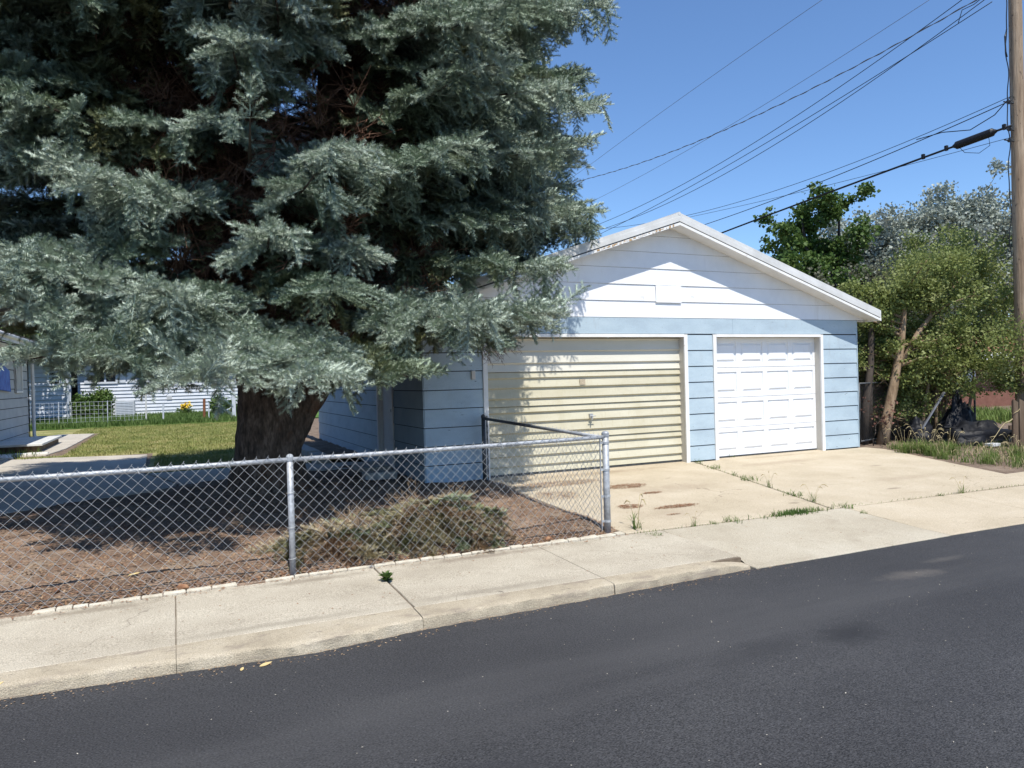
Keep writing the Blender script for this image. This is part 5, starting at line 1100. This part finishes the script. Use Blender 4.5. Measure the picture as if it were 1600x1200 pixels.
def lumpy(name, label, cat, c, rad, mat, seed, n=26, rough_=.35, pointy=0.):
    V = []; F = []; m_ = n//2
    for i in range(m_+1):
        th = math.pi*.5*i/m_
        for j in range(n):
            a = 2*math.pi*j/n; d = Vector((math.cos(a)*math.cos(th), math.sin(a)*math.cos(th), math.sin(th)))
            k = 1+rough_*mnoise.noise(d*2.2+Vector((seed, 0, 0)))+rough_*.5*mnoise.noise(d*6+Vector((seed, 3, 0)))
            k *= 1-pointy*(1-abs(math.sin(th)))*.0; r_ = (1-pointy*math.sin(th))
            V.append((c[0]+d.x*rad[0]*k*r_, c[1]+d.y*rad[1]*k*r_, max(c[2]-.02, c[2]+d.z*rad[2]*k)))
    for i in range(m_):
        for j in range(n): F.append((i*n+j, i*n+(j+1) % n, (i+1)*n+(j+1) % n, (i+1)*n+j))
    return tag(link_mesh(name, np_mesh(name, V, F), mat), label, cat)
lumpy('plastic_heap', 'tall crumpled black plastic sheet draped to a peak left of the dark planks', 'plastic sheet', (14.62, 9.95, -.02), (.55, .35, .98), 'tarp', 1., pointy=.72)
lumpy('plastic_heap', 'broad low black plastic bundle spread in front of the draped peak', 'plastic sheet', (14.55, 9.45, -.03), (.80, .35, .40), 'tarp', 5.)
lumpy('plastic_heap', 'small black plastic bundle behind the tall grass, right of the leaning trunk', 'plastic sheet', (13.72, 10.15, -.02), (.33, .28, .45), 'tarp', 9.)
b = MB(); b.tube([(13.55, 9.95, .28), (14.3, 10.0, .98)], [.022, .03], 6); tag(b.build('grey_pole', 'alu'), 'thin grey pole leaning over the small black bundle', 'pole')
b = MB(); b.tube([(13.9, 9.75, .30), (14.6, 9.7, .24)], .03, 6); tag(b.build('black_pipe', 'black'), 'short black pipe lying between the plastic bundles', 'pipe')
pk = thing('plank_screen', 'short screen of dark weathered upright planks by the utility pole', 'fence', (14.8, 8.7, 0)); random.seed(2)
for k in range(7):
    x = 14.42+k*.165; y = 8.72-.02*k; b = MB(); b.hexa([(x, y, -.1), (x+.145, y-.01, -.1), (x+.145, y+.02, -.1), (x, y+.03, -.1), (x+.01, y, .82+random.uniform(-.05, .05)), (x+.15, y-.01, .80), (x+.15, y+.02, .80), (x+.01, y+.03, .82)]); b.build('plank', 'board', pk)
b = MB(); b.box(14.38, 15.6, 8.75, 8.79, .28, .36); b.build('rail', 'board', pk)
b = MB(); b.box(14.0, 14.25, 8.85, 9.0, -.03, .03); tag(b.build('pale_scrap', 'roofmetal', bevel=.01), 'small pale scrap lying in the weeds before the planks', 'scrap')
random.seed(6)
for k, lab in enumerate(('long dead pale branch arching left from the overhanging shrub', 'short dead pale branch standing up from the weeds')):
    b = MB(); p = Vector((15.35-.7*k, 8.75, .95-.35*k)); pts = [p]
    for j in range(6): p = p+Vector((-.16, -.01, -.05+random.uniform(-.08, .06))); pts.append(p)
    b.tube(pts, [.012-.0015*j for j in range(7)], 5)
    for j in range(1, 6): b.tube([pts[j], pts[j]+Vector((-.12, random.uniform(-.05, .05), random.uniform(-.14, .14)))], [.006, .003], 4)
    tag(b.build('dead_branch', 'straw'), lab, 'branch')

# ================================================================== HOUSES
lh = thing('neighbour_house', 'grey-sided house with a deep white eave at the left edge', 'house', (-6.5, 20, 0))
LX, LY = -4.0, 26.2
b = MB(); b.box(-10, LX-.02, 9.5, LY, -.1, 2.62); b.build('wall', 'dark_core', lh)
for k in range(10):
    board_side(LX-.02, 12, 24.0 if 3 < k < 6 else LY, .02+k*.26, .02+(k+1)*.26-.02, 'housegrey', lh, sgn=1, tb=.02) if not 5 <= k < 9 else (board_side(LX-.02, 12, 24.15, .02+k*.26, .02+(k+1)*.26-.02, 'housegrey', lh, sgn=1, tb=.02), board_side(LX-.02, 25.28, LY, .02+k*.26, .02+(k+1)*.26-.02, 'housegrey', lh, sgn=1, tb=.02))
    if 3 < k < 5: board_side(LX-.02, 24.0, LY, .02+k*.26, .02+(k+1)*.26-.02, 'housegrey', lh, sgn=1, tb=.02)
b = MB(); b.box(LX+.002, LX+.02, LY-.05, LY+.012, 0, 2.6); b.build('corner_trim', 'black', lh)
def side_window(y0, y1, z0, z1, glass='curtain'):
    f = MB()
    for a, c, d, e in ((y0-.06, y0, z0-.06, z1+.06), (y1, y1+.06, z0-.06, z1+.06), (y0, y1, z0-.06, z0), (y0, y1, z1, z1+.06)): f.box(LX-.015, LX+.03, a, c, d, e)
    w_ = f.build('window', 'trim', lh); g_ = MB(); g_.box(LX-.018, LX-.005, y0, y1, z0, z1); g_.build('pane', glass, w_)
    g_ = MB(); g_.box(LX+.0305, LX+.034, y0-.075, y0-.061, z0-.06, z1+.06); g_.build('frame', 'black', w_); return w_
side_window(24.3, 25.15, 1.52, 2.36); board_side(LX-.02, 24.152, 25.278, 1.325, 1.455, 'housegrey', lh, sgn=1, tb=.02)
b = MB(); b.hexa([(LX+.03, 22.0, 1.55), (LX+.03, 23.35, 1.50), (LX+.045, 23.35, 1.50), (LX+.045, 22.0, 1.55), (LX+.03, 22.0, 2.28), (LX+.03, 23.25, 2.05), (LX+.06, 23.2, 2.05), (LX+.05, 22.0, 2.28)]); b.build('window_cover', 'bluesheet', lh, bevel=.02)['label'] = 'shiny blue sheet over the window'
b = MB(); zt = 2.86
b.hexa([(-3.45, 11.2, 2.66), (-3.45, 26.9, 2.66), (-3.43, 26.9, 2.66), (-3.43, 11.2, 2.66), (-3.45, 11.2, zt), (-3.45, 26.9, zt), (-3.43, 26.9, zt), (-3.43, 11.2, zt)]); b.build('fascia', 'trim', lh)
b = MB(); b.box(-4.0, -3.46, 11.2, 26.9, 2.63, 2.645); b.build('soffit', 'trim', lh)
b = MB(); b.hexa([(-3.40, 11.1, 2.80), (-3.40, 27, 2.80), (-9, 27, 4.5), (-9, 11.1, 4.5), (-3.40, 11.1, 2.87), (-3.40, 27, 2.87), (-9, 27, 4.57), (-9, 11.1, 4.57)]); b.build('roof', 'shingle', lh)
b = MB(); b.tube([(-3.42, 11.2, 2.80), (-3.42, 26.95, 2.78)], .055, 8); b.build('gutter', 'trim', lh, smooth=True)
b = MB(); b.tube([(-3.42, 26.85, 2.74), (-3.48, 26.6, 2.66), (-3.88, 26.36, 2.42), (-3.90, 26.34, 2.3), (-3.90, 26.34, .15), (-3.80, 26.3, .05)], .05, 6); b.build('downspout', 'trim', lh)
sp_ = thing('wooden_platform', 'low dark platform with a pale top in front of the grey house', 'platform', (-3.4, 22.5, 0))
b = MB(); b.box(-4.3, -2.95, 21.0, 24.4, .17, .22); b.build('top', 'roofmetal', sp_, bevel=.006); b = MB(); b.box(-4.2, -3.02, 21.1, 24.3, .02, .169); b.build('frame', 'board', sp_)
b = MB(); b.box(-4.4, -2.75, 20.3, 20.45, -.01, .05); tag(b.build('white_board', 'trim'), 'long white board lying on the ground in front of the dark platform', 'board')
lumpy('white_rock', 'small white rock at the left end of the yard slab', 'rock', (-3.45, 19.4, .0), (.16, .14, .10), 'trim', 3.)
# white house at the back of the yard
wh_ = thing('white_house', 'white-sided house with dark windows and a pinkish roof across the back lawn', 'house', (-1, 40, .2)); HY = 39.2
b = MB(); b.box(-4.05, 8, HY, 46, .1, 2.95); b.box(-9.5, -4.38, HY-1.2, 46, .1, 2.95); b.build('wall', 'housegrey', wh_)
for k in range(16):
    z0 = .28+k*.165
    for (x0, x1) in (((-4.05, -3.45), (-2.45, 8)) if z0 > 1.7 and z0 < 2.6 else ((-4.05, 8),)):
        board_front(HY-.002, x0, x1, x0, x1, z0, z0+.155, 'housewhite', wh_, tb=.05, tt=.006)
for k in range(13):
    z0 = .30+k*.2; board_front(HY-1.202, -9.5, -4.40, -9.5, -4.40, z0, z0+.185, 'housewhite', wh_, tb=.05, tt=.006)
b = MB(); b.box(-4.40, -4.20, HY-1.23, HY-1.0, .2, 2.9); b.build('corner_trim', 'housewhite', wh_)
def front_window(x0, x1, z0, z1, y, mull=True, shutter=True):
    f = MB()
    for a, c, d, e in ((x0-.09, x0, z0-.09, z1+.09), (x1, x1+.09, z0-.09, z1+.09), (x0, x1, z0-.09, z0), (x0, x1, z1, z1+.09)): f.box(a, c, y-.09, y-.004, d, e)
    if mull: f.box((x0+x1)/2-.04, (x0+x1)/2+.04, y-.085, y-.004, z0, z1)
    w_ = f.build('window', 'housewhite', wh_)
    for a, c in (((x0, (x0+x1)/2-.04), ((x0+x1)/2+.04, x1)) if mull else ((x0, x1),)):
        g_ = MB(); g_.box(a, c, y-.03, y-.01, z0, z1); g_.build('pane', 'pane', w_)
    if shutter:
        for a in (x0-.42, x1+.10):
            g_ = MB(); g_.box(a, a+.32, y-.075, y-.052, z0-.06, z1+.06); g_.build('shutter', 'housewhite', w_)
front_window(-3.36, -2.5, 1.85, 2.62, HY); front_window(-1.6, -.7, 1.85, 2.62, HY); front_window(-5.0, -4.62, 1.8, 2.5, HY-1.2, False, False)
b = MB(); b.hexa([(-4.3, HY-.6, 2.85), (8.4, HY-.6, 2.85), (8.4, 43, 4.5), (-4.3, 43, 4.5), (-4.3, HY-.6, 2.97), (8.4, HY-.6, 2.97), (8.4, 43, 4.62), (-4.3, 43, 4.62)]); b.hexa([(-9.9, HY-1.8, 2.87), (-4.0, HY-1.8, 2.87), (-4.0, 42, 4.1), (-9.9, 42, 4.1), (-9.9, HY-1.8, 2.98), (-4.0, HY-1.8, 2.98), (-4.0, 42, 4.22), (-9.9, 42, 4.22)]); b.build('roof', 'roofpink', wh_)
b = MB(); b.box(-.35, -.12, HY-.07, HY-.05, .93, 1.12); b.build('vent', 'ac', wh_)
b = MB(); b.tube([(-4.32, HY-1.3, .2), (-4.32, HY-1.3, 2.8)], .06, 6); b.build('downspout', 'housewhite', wh_)
ac = thing('air_conditioner', 'grey outdoor air conditioner unit beside the white house', 'air conditioner', (-2.1, 38.2, .2))
b = MB(); b.box(-2.47, -1.68, 37.8, 38.6, .18, .98); b.build('casing', 'ac', ac, bevel=.03)
for k in range(9):
    s_ = MB(); s_.box(-2.42, -1.73, 37.775, 37.798, .26+k*.075, .30+k*.075); s_.build('louvre', 'housewhite', ac)
b = MB(); b.box(-2.55, -1.6, 37.7, 38.7, .14, .19); b.build('pad', 'slab', ac)
b = MB(); b.box(-1.55, .0, 38.5, 38.8, .2, .30); tag(b.build('white_splash_board', 'trim'), 'long white board on the grass along the house foot', 'board')
random.seed(8)
t = thing('round_bush', 'dark rounded bush against the white house, left of the air conditioner', 'bush', (-3.4, 38.3, .2)); leaf_mesh('crown', [(-3.7, 38.2, .75, .65, .6, .62), (-3.0, 38.2, .95, .55, .55, .65), (-3.3, 38.0, .5, .8, .5, .4)], 5200, .11, 'leafgreen', t); b = MB(); b.tube([(-3.4, 38.2, .1), (-3.4, 38.2, .9)], .04, 5); b.build('stem', 'bark3', t)
t = thing('garden_shrub', 'small leafy shrub at the right end of the wire fence, beside the white hoop', 'shrub', (1.9, 36, .1)); leaf_mesh('crown', [(1.8, 36, .65, .4, .4, .5), (2.3, 36.2, .5, .4, .4, .4)], 1800, .10, 'leafgreen', t); b = MB(); b.tube([(1.9, 36, .05), (1.9, 36, .7)], .03, 5); b.build('stem', 'bark3', t)
t = thing('lily_plant', 'clump of yellow lilies in front of the white house', 'flowers', (.45, 37.8, .15)); leaf_mesh('petals', [(.45, 37.8, .62, .3, .15, .16)], 90, .12, 'petal', t); leaf_mesh('foliage', [(.45, 37.8, .35, .35, .25, .2)], 260, .22, 'leafgreen', t, narrow=.1)
wf = thing('garden_wire_fence', 'low white welded-wire garden fence on thin posts across the back lawn', 'fence', (-1, 34, .05)); FZ = .04
for i, (x, h, r, mname) in enumerate(((-5.6, 1.0, .013, 'housewhite'), (-4.2, 1.0, .013, 'housewhite'), (-2.5, 1.0, .013, 'housewhite'), (-1.1, 1.24, .03, 'roofmetal'), (-.46, .80, .035, 'housewhite'), (1.12, .95, .055, 'rust'), (1.3, .78, .025, 'housewhite'))):
    b = MB(); b.tube([(x, 34, 0), (x+.02, 34, FZ+h)], r, 8); b.build('fence_post', mname, wf)
b = MB()
for x in np.arange(-5.6, -1.2, .155): b.tube([(x, 33.98, FZ), (x, 33.98, FZ+.98)], .0042, 3, cap=False)
for z in np.linspace(FZ+.02, FZ+.97, 7): b.tube([(-5.6, 33.98, z), (-1.15, 33.98, z)], .0042, 3, cap=False)
b.build('wire_panel', 'housewhite', wf, 'stuff')
b = MB(); b.box(-.4, 1.1, 33.97, 34.0, FZ+.02, FZ+.06); b.build('bottom_rail', 'housewhite', wf)
hp = thing('white_hoop_post', 'tall white post holding a pale hose hoop beside the spruce trunk', 'post', (2.3, 34.2, 0))
b = MB(); b.box(2.25, 2.40, 34.1, 34.25, 0, 1.4); b.build('post', 'housewhite', hp)
b = MB(); b.tube([(1.98+.38*math.cos(a)*(.8), 34.0, .78+.30*math.sin(a)) for a in np.linspace(.6, 5.6, 24)], .022, 6); b.tube([(1.4, 34.05, 1.2), (2.3, 34.05, 1.22)], .018, 6); b.build('hoop', 'housewhite', hp)
# brick house far right behind the brush
bh = thing('brick_house', 'reddish brick house with a rusty roof glimpsed through the brush at right', 'house', (27, 18, 0))
b = MB(); b.box(24, 40, 17.5, 26, -.1, 1.9); b.build('wall', 'brick', bh)
for k in range(5):
    f = MB(); x = 25.5+k*2.9; f.box(x, x+1.2, 17.44, 17.49, .9, 1.7); f.build('window', 'trim', bh)
b = MB(); b.hexa([(23.4, 16.9, 1.9), (40.6, 16.9, 1.9), (40.6, 22, 3.1), (23.4, 22, 3.1), (23.4, 16.9, 2.05), (40.6, 16.9, 2.05), (40.6, 22, 3.25), (23.4, 22, 3.25)]); b.build('roof', 'roofrust', bh)
b = MB(); b.box(23.4, 40.6, 16.85, 16.895, 1.72, 2.0); b.build('fascia', 'trim', bh)
P = np.c_[RNG.uniform(12.5, 24, 11000), RNG.uniform(12.0, 17, 11000), np.zeros(11000)]; scatter_blades('far_grass', P, .08, .3, .012, .7, 'tallgrass')

# ================================================================== WEEDS, GRASS TUFTS, LEAVES
def tuft(name, seed, n, h, wid, mat, spread, seedheads=0, flat=1.):
    rr = random.Random(seed); B = MB()
    for k in range(n):
        a = rr.uniform(0, 6.28); r0 = spread*math.sqrt(rr.random()); x, y = r0*math.cos(rr.uniform(0, 6.28)), r0*math.sin(rr.uniform(0, 6.28)); H = h*rr.uniform(.45, 1.1); ln = H*rr.uniform(.15, 1.0)*flat; w0 = wid*rr.uniform(.6, 1.2)
        px, py = -math.sin(a)*w0, math.cos(a)*w0; L = []
        for t in (0, .4, .75): L.append((x+math.cos(a)*ln*t*t, y+math.sin(a)*ln*t*t, H*t*(1-.25*t*flat*.5), 1-t*.5))
        i = len(B.v)
        for (cx, cy, cz, f) in L: B.v += [(cx-px*f, cy-py*f, cz), (cx+px*f, cy+py*f, cz)]
        B.v.append((x+math.cos(a)*ln, y+math.sin(a)*ln, H*.86*(1-.2*flat)))
        B.f += [(i, i+1, i+3, i+2), (i+2, i+3, i+5, i+4), (i+4, i+5, i+6)]
    me = B.mesh(name); me.materials.append(mt[mat])
    o = bpy.data.objects.new(name, me); COL.objects.link(o)
    if seedheads:
        S_ = MB()
        for k in range(seedheads):
            a = rr.uniform(0, 6.28); x, y = spread*.6*math.cos(a), spread*.6*math.sin(a); H = h*rr.uniform(1.1, 1.55); e = (x+math.cos(a)*H*.35, y+math.sin(a)*H*.35, H)
            S_.tube([(x, y, 0), (x+math.cos(a)*H*.12, y+math.sin(a)*H*.12, H*.6), e], [.003, .0025, .002], 3, cap=False); S_.tube([e, (e[0]+math.cos(a)*.05, e[1]+math.sin(a)*.05, e[2]+.005), (e[0]+math.cos(a)*.10, e[1]+math.sin(a)*.10, e[2]-.035)], [.004, .008, .002], 4, cap=False)
        link_mesh('seed_stems', S_.mesh('seed_stems'), 'straw', o)
    return o
def rosette(seed, n, size):
    rr = random.Random(seed); B = MB()
    for k in range(n):
        a = rr.uniform(0, 6.28); e = rr.uniform(.05, 1.1); p = Vector((rr.gauss(0, .012), rr.gauss(0, .012), rr.uniform(.0, .05))); d = Vector((math.cos(a)*math.cos(e), math.sin(a)*math.cos(e), math.sin(e))); L = size*rr.uniform(.5, 1.1); s = Vector((-math.sin(a), math.cos(a), 0))*L*.28
        q = p+d*L; B.quad(p, p+d*L*.55+s+Vector((0, 0, .006)), q, p+d*L*.55-s+Vector((0, 0, .006)))
    me = B.mesh('weed'); me.materials.append(mt['greenblade']); o = bpy.data.objects.new('weed', me); COL.objects.link(o); return o
WG = 'weeds in the driveway joints'; random.seed(17)
w1 = tuft('weed', 1, 26, .12, .004, 'weed', .07); w2 = tuft('weed', 2, 44, .10, .004, 'weed', .12, flat=1.3); w3 = tuft('weed', 3, 16, .22, .004, 'weed', .05, 3)
protos = [w1, w2, w3]; used = set()
def put_weed(k, x, y, s, label, group=WG):
    z = (zdrive(x, y) if y > 6.4 else zapron(x, y))-.01
    if k not in used: o = protos[k]; used.add(k); o.location = (x, y, z); o.rotation_euler = (0, 0, random.uniform(0, 6)); o.scale = (s, s, s)
    else: o = clone(protos[k], (x, y, z), random.uniform(0, 6), s)
    tag(o, label, 'weed', group)
jx = lambda y: djoint(y)
for k, x, y, s, lab in [(0, jx(9.95), 9.95, 1.1, 'weed at the foot of the pier between the garage doors'), (1, jx(9.4), 9.4, 1.0, 'low weed in the driveway joint, nearest to the pier'), (0, jx(8.75), 8.75, .8, 'tiny weed in the driveway joint below the pier weeds'), (1, jx(8.3), 8.3, 1.15, 'spreading weed a third of the way down the driveway joint'), (2, jx(7.75), 7.75, .7, 'wispy weed in the middle of the driveway joint'), (1, jx(7.15), 7.15, 1.0, 'low weed two thirds down the driveway joint'), (2, jx(6.75), 6.75, .75, 'wispy weed near the lower end of the driveway joint'), (1, 7.25, 6.34, .9, 'low weed where the driveway joint meets the sidewalk'),
                        (0, 8.95, 10.27, .9, 'weed against the bottom of the white garage door'), (2, 4.42, 6.56, 1.15, 'tall wispy weed just right of the fence end post'), (1, 4.45, 6.26, .65, 'flat weed in the joint at the start of the apron'), (2, 5.05, 6.40, .5, 'small weed on the apron joint, left of the grass mat'), (1, 5.55, 6.38, .9, 'low weed on the apron joint beside the grass mat'), (0, 8.9, 6.30, .6, 'small weed on the sidewalk joint far right'), (2, 9.3, 6.29, .7, 'wispy weed on the sidewalk joint near the right edge'), (0, 7.2, 6.05, .55, 'small flat weed at the top of the right apron joint'), (1, 5.3, 6.40, .5, 'thin weed just left of the grass mat on the apron joint')]:
    put_weed(k, x, y, s, lab)
gm = scatter_blades('grass_mat', np.c_[RNG.normal(6.45, .20, 420), RNG.normal(6.36, .045, 420), np.full(420, -.15)], .03, .075, .004, 1.2, 'greenblade'); gm['label'] = 'bright green mat of grass on the apron joint'; gm['category'] = 'grass'
r1 = rosette(3, 70, .07); r1.location = (1.555, 5.98, -.16); tag(r1, 'bright green leafy weed growing from the wide sidewalk crack', 'weed')
P = []
for yy in np.linspace(6.5, 10, 110): P.append((jx(yy)+random.gauss(0, .012), yy, zdrive(0, yy)-.008))
for xx in np.linspace(4.3, 11, 180): P.append((xx, back(xx)+.015+random.gauss(0, .01), -.152))
scatter_blades('joint_moss', np.array(P), .01, .035, .004, 1, 'weed')
TG = 'tall grass tufts beside the driveway'; random.seed(23)
t1 = tuft('grass_tuft', 11, 130, .40, .0055, 'tallgrass', .15, 7); t2 = tuft('grass_tuft', 12, 90, .26, .005, 'tallgrass', .16, 3); t3 = tuft('grass_tuft', 13, 60, .2, .005, 'weed', .14, 2)
spots = [(0, 12.05, 9.2, 1.0), (0, 12.3, 9.0, 1.15), (0, 12.15, 8.75, .95), (1, 12.0, 8.4, 1.1), (0, 12.55, 8.7, 1.0), (1, 12.6, 9.4, 1.1), (2, 11.95, 8.0, .9), (1, 12.1, 7.75, 1.0), (1, 12.4, 7.9, 1.1), (1, 12.55, 7.5, 1.0), (2, 12.2, 7.35, .8), (1, 12.9, 7.7, 1.0), (2, 12.75, 7.2, .8), (1, 13.2, 7.35, .9), (0, 13.3, 8.0, .9), (0, 13.7, 7.7, .9), (1, 13.9, 8.2, 1.0), (2, 13.0, 8.2, 1.1), (1, 13.6, 7.1, .9), (2, 12.9, 8.9, 1.2), (1, 13.2, 9.2, 1.1), (0, 14.2, 7.9, 1.0), (1, 14.3, 7.3, .9), (2, 12.35, 9.65, 1.0)]
spots = [(k, x, y, s*.78) for k, x, y, s in spots]; tp = [t1, t2, t3]; us = set()
TL = ['tall grass tuft with seed heads at the driveway corner nearest the leaning trunk', 'tallest grass tuft with seed heads, just behind the driveway corner', 'tall grass tuft on the driveway edge, second from the trunk', 'medium tuft spilling over the driveway edge below the tall ones', 'tall tuft in front of the small black bundle', 'medium tuft under the thin grey pole', 'low weedy tuft halfway along the driveway edge', 'medium tuft halfway along the driveway edge', 'medium tuft one step in from the middle of the driveway edge', 'medium tuft in the weedy strip behind the small concrete slab', 'low weedy tuft at the corner of the small concrete slab', 'medium tuft near the middle of the weedy strip', 'low weedy tuft nearest the sidewalk', 'medium tuft at the sidewalk end of the strip', 'tall tuft with seed heads in front of the broad black bundle', 'tall tuft with seed heads before the planks, left one', 'medium tuft before the planks', 'low weedy tuft between the driveway and the broad black bundle', 'medium tuft at the right edge near the sidewalk', 'low weedy tuft in front of the black pipe', 'medium tuft at the foot of the broad black bundle', 'tall tuft with seed heads before the planks, right one', 'medium tuft farthest right in the strip', 'low weedy tuft at the foot of the leaning trunk']
for n_, (k, x, y, s) in enumerate(spots):
    z = gz(x, y)-.015; lab = TL[n_]
    if k not in us: o = tp[k]; us.add(k); o.location = (x, y, z); o.scale = (s, s, s)
    else: o = clone(tp[k], (x, y, z), random.uniform(0, 6), s)
    tag(o, lab, 'grass tuft', TG)
P = np.c_[RNG.uniform(11.5, 15, 2600), RNG.uniform(7.0, 10.0, 2600), np.zeros(2600)]; P = P[P[:, 0] > np.interp(P[:, 1], [6.4, 7.0, 8.05, 9.75], [13, 12.0, 11.75, 12.35])]; P[:, 2] = [gz(0, y)-.01 for y in P[:, 1]]
scatter_blades('strip_grass', P, .03, .14, .004, 1, 'weed'); scatter_blades('strip_straw', P[:900]+np.array([.03, .02, 0]), .03, .2, .003, 1.4, 'straw')
P = P[:700]+RNG.normal(0, .2, (700, 3))*np.array([1, 1, 0]); P[:, 2] += .015; litter('strip_litter', P, .02, .08, .01, 'chip', up=.5)
P = np.c_[RNG.uniform(-4.2, -2.9, 260), RNG.uniform(19.3, 21, 260), np.zeros(260)]; scatter_blades('path_weeds', P, .05, .2, .006, .8, 'weed')
def leaf(x, y, z, s, label, rz=0.):
    B = MB(); n = 8; up_ = [(t-.5, .22*math.sin(math.pi*t)**.8*(1.1-t*.4)) for t in np.linspace(0, 1, n)]
    for (a, wa), (c, wc) in zip(up_, up_[1:]):
        B.quad((a, -wa, .10*wa+.05*a*a), (c, -wc, .10*wc+.05*c*c), (c, 0, .0+.05*c*c), (a, 0, .05*a*a)); B.quad((a, 0, .05*a*a), (c, 0, .05*c*c), (c, wc, .16*wc+.05*c*c), (a, wa, .16*wa+.05*a*a))
    o = B.build('dry_leaf', 'dryleaf'); o.location = (x, y, z); o.scale = (s, s, s); o.rotation_euler = (.12, -.1, rz); tag(o, label, 'leaf')
leaf(.47, 4.80, -.238, .085, 'larger dry tan leaf on the asphalt by the kerb', .3); leaf(.33, 4.79, -.238, .05, 'small dry tan leaf on the asphalt left of the larger leaf', 1.2)
leaf(-.98, 5.05, -.18, .11, 'dry tan leaf resting on the kerb at the left edge', .7); leaf(-.35, 7.0, zbed(-.35, 7.0)+.02, .10, 'dry tan leaf on the brown needles behind the fence', .2)
def cone(x, y, z, label):
    B = MB(); B.tube([(-.05, 0, 0), (-.03, 0, 0), (0, 0, 0), (.03, 0, 0), (.05, 0, 0)], [.008, .02, .024, .018, .005], 9, jit=.25); o = B.build('spruce_cone', 'needle'); o.location = (x, y, z); o.rotation_euler = (0, 0, random.uniform(0, 6)); tag(o, label, 'cone')
cone(.02, 6.47, -.105, 'dark spruce cone on the edging left of the middle fence post'); cone(3.33, 6.49, -.10, 'dark spruce cone on the edging right of the brush pile'); cone(-.9, 6.9, zbed(-.9, 6.9)+.02, 'spruce cone on the needle bed at the far left')
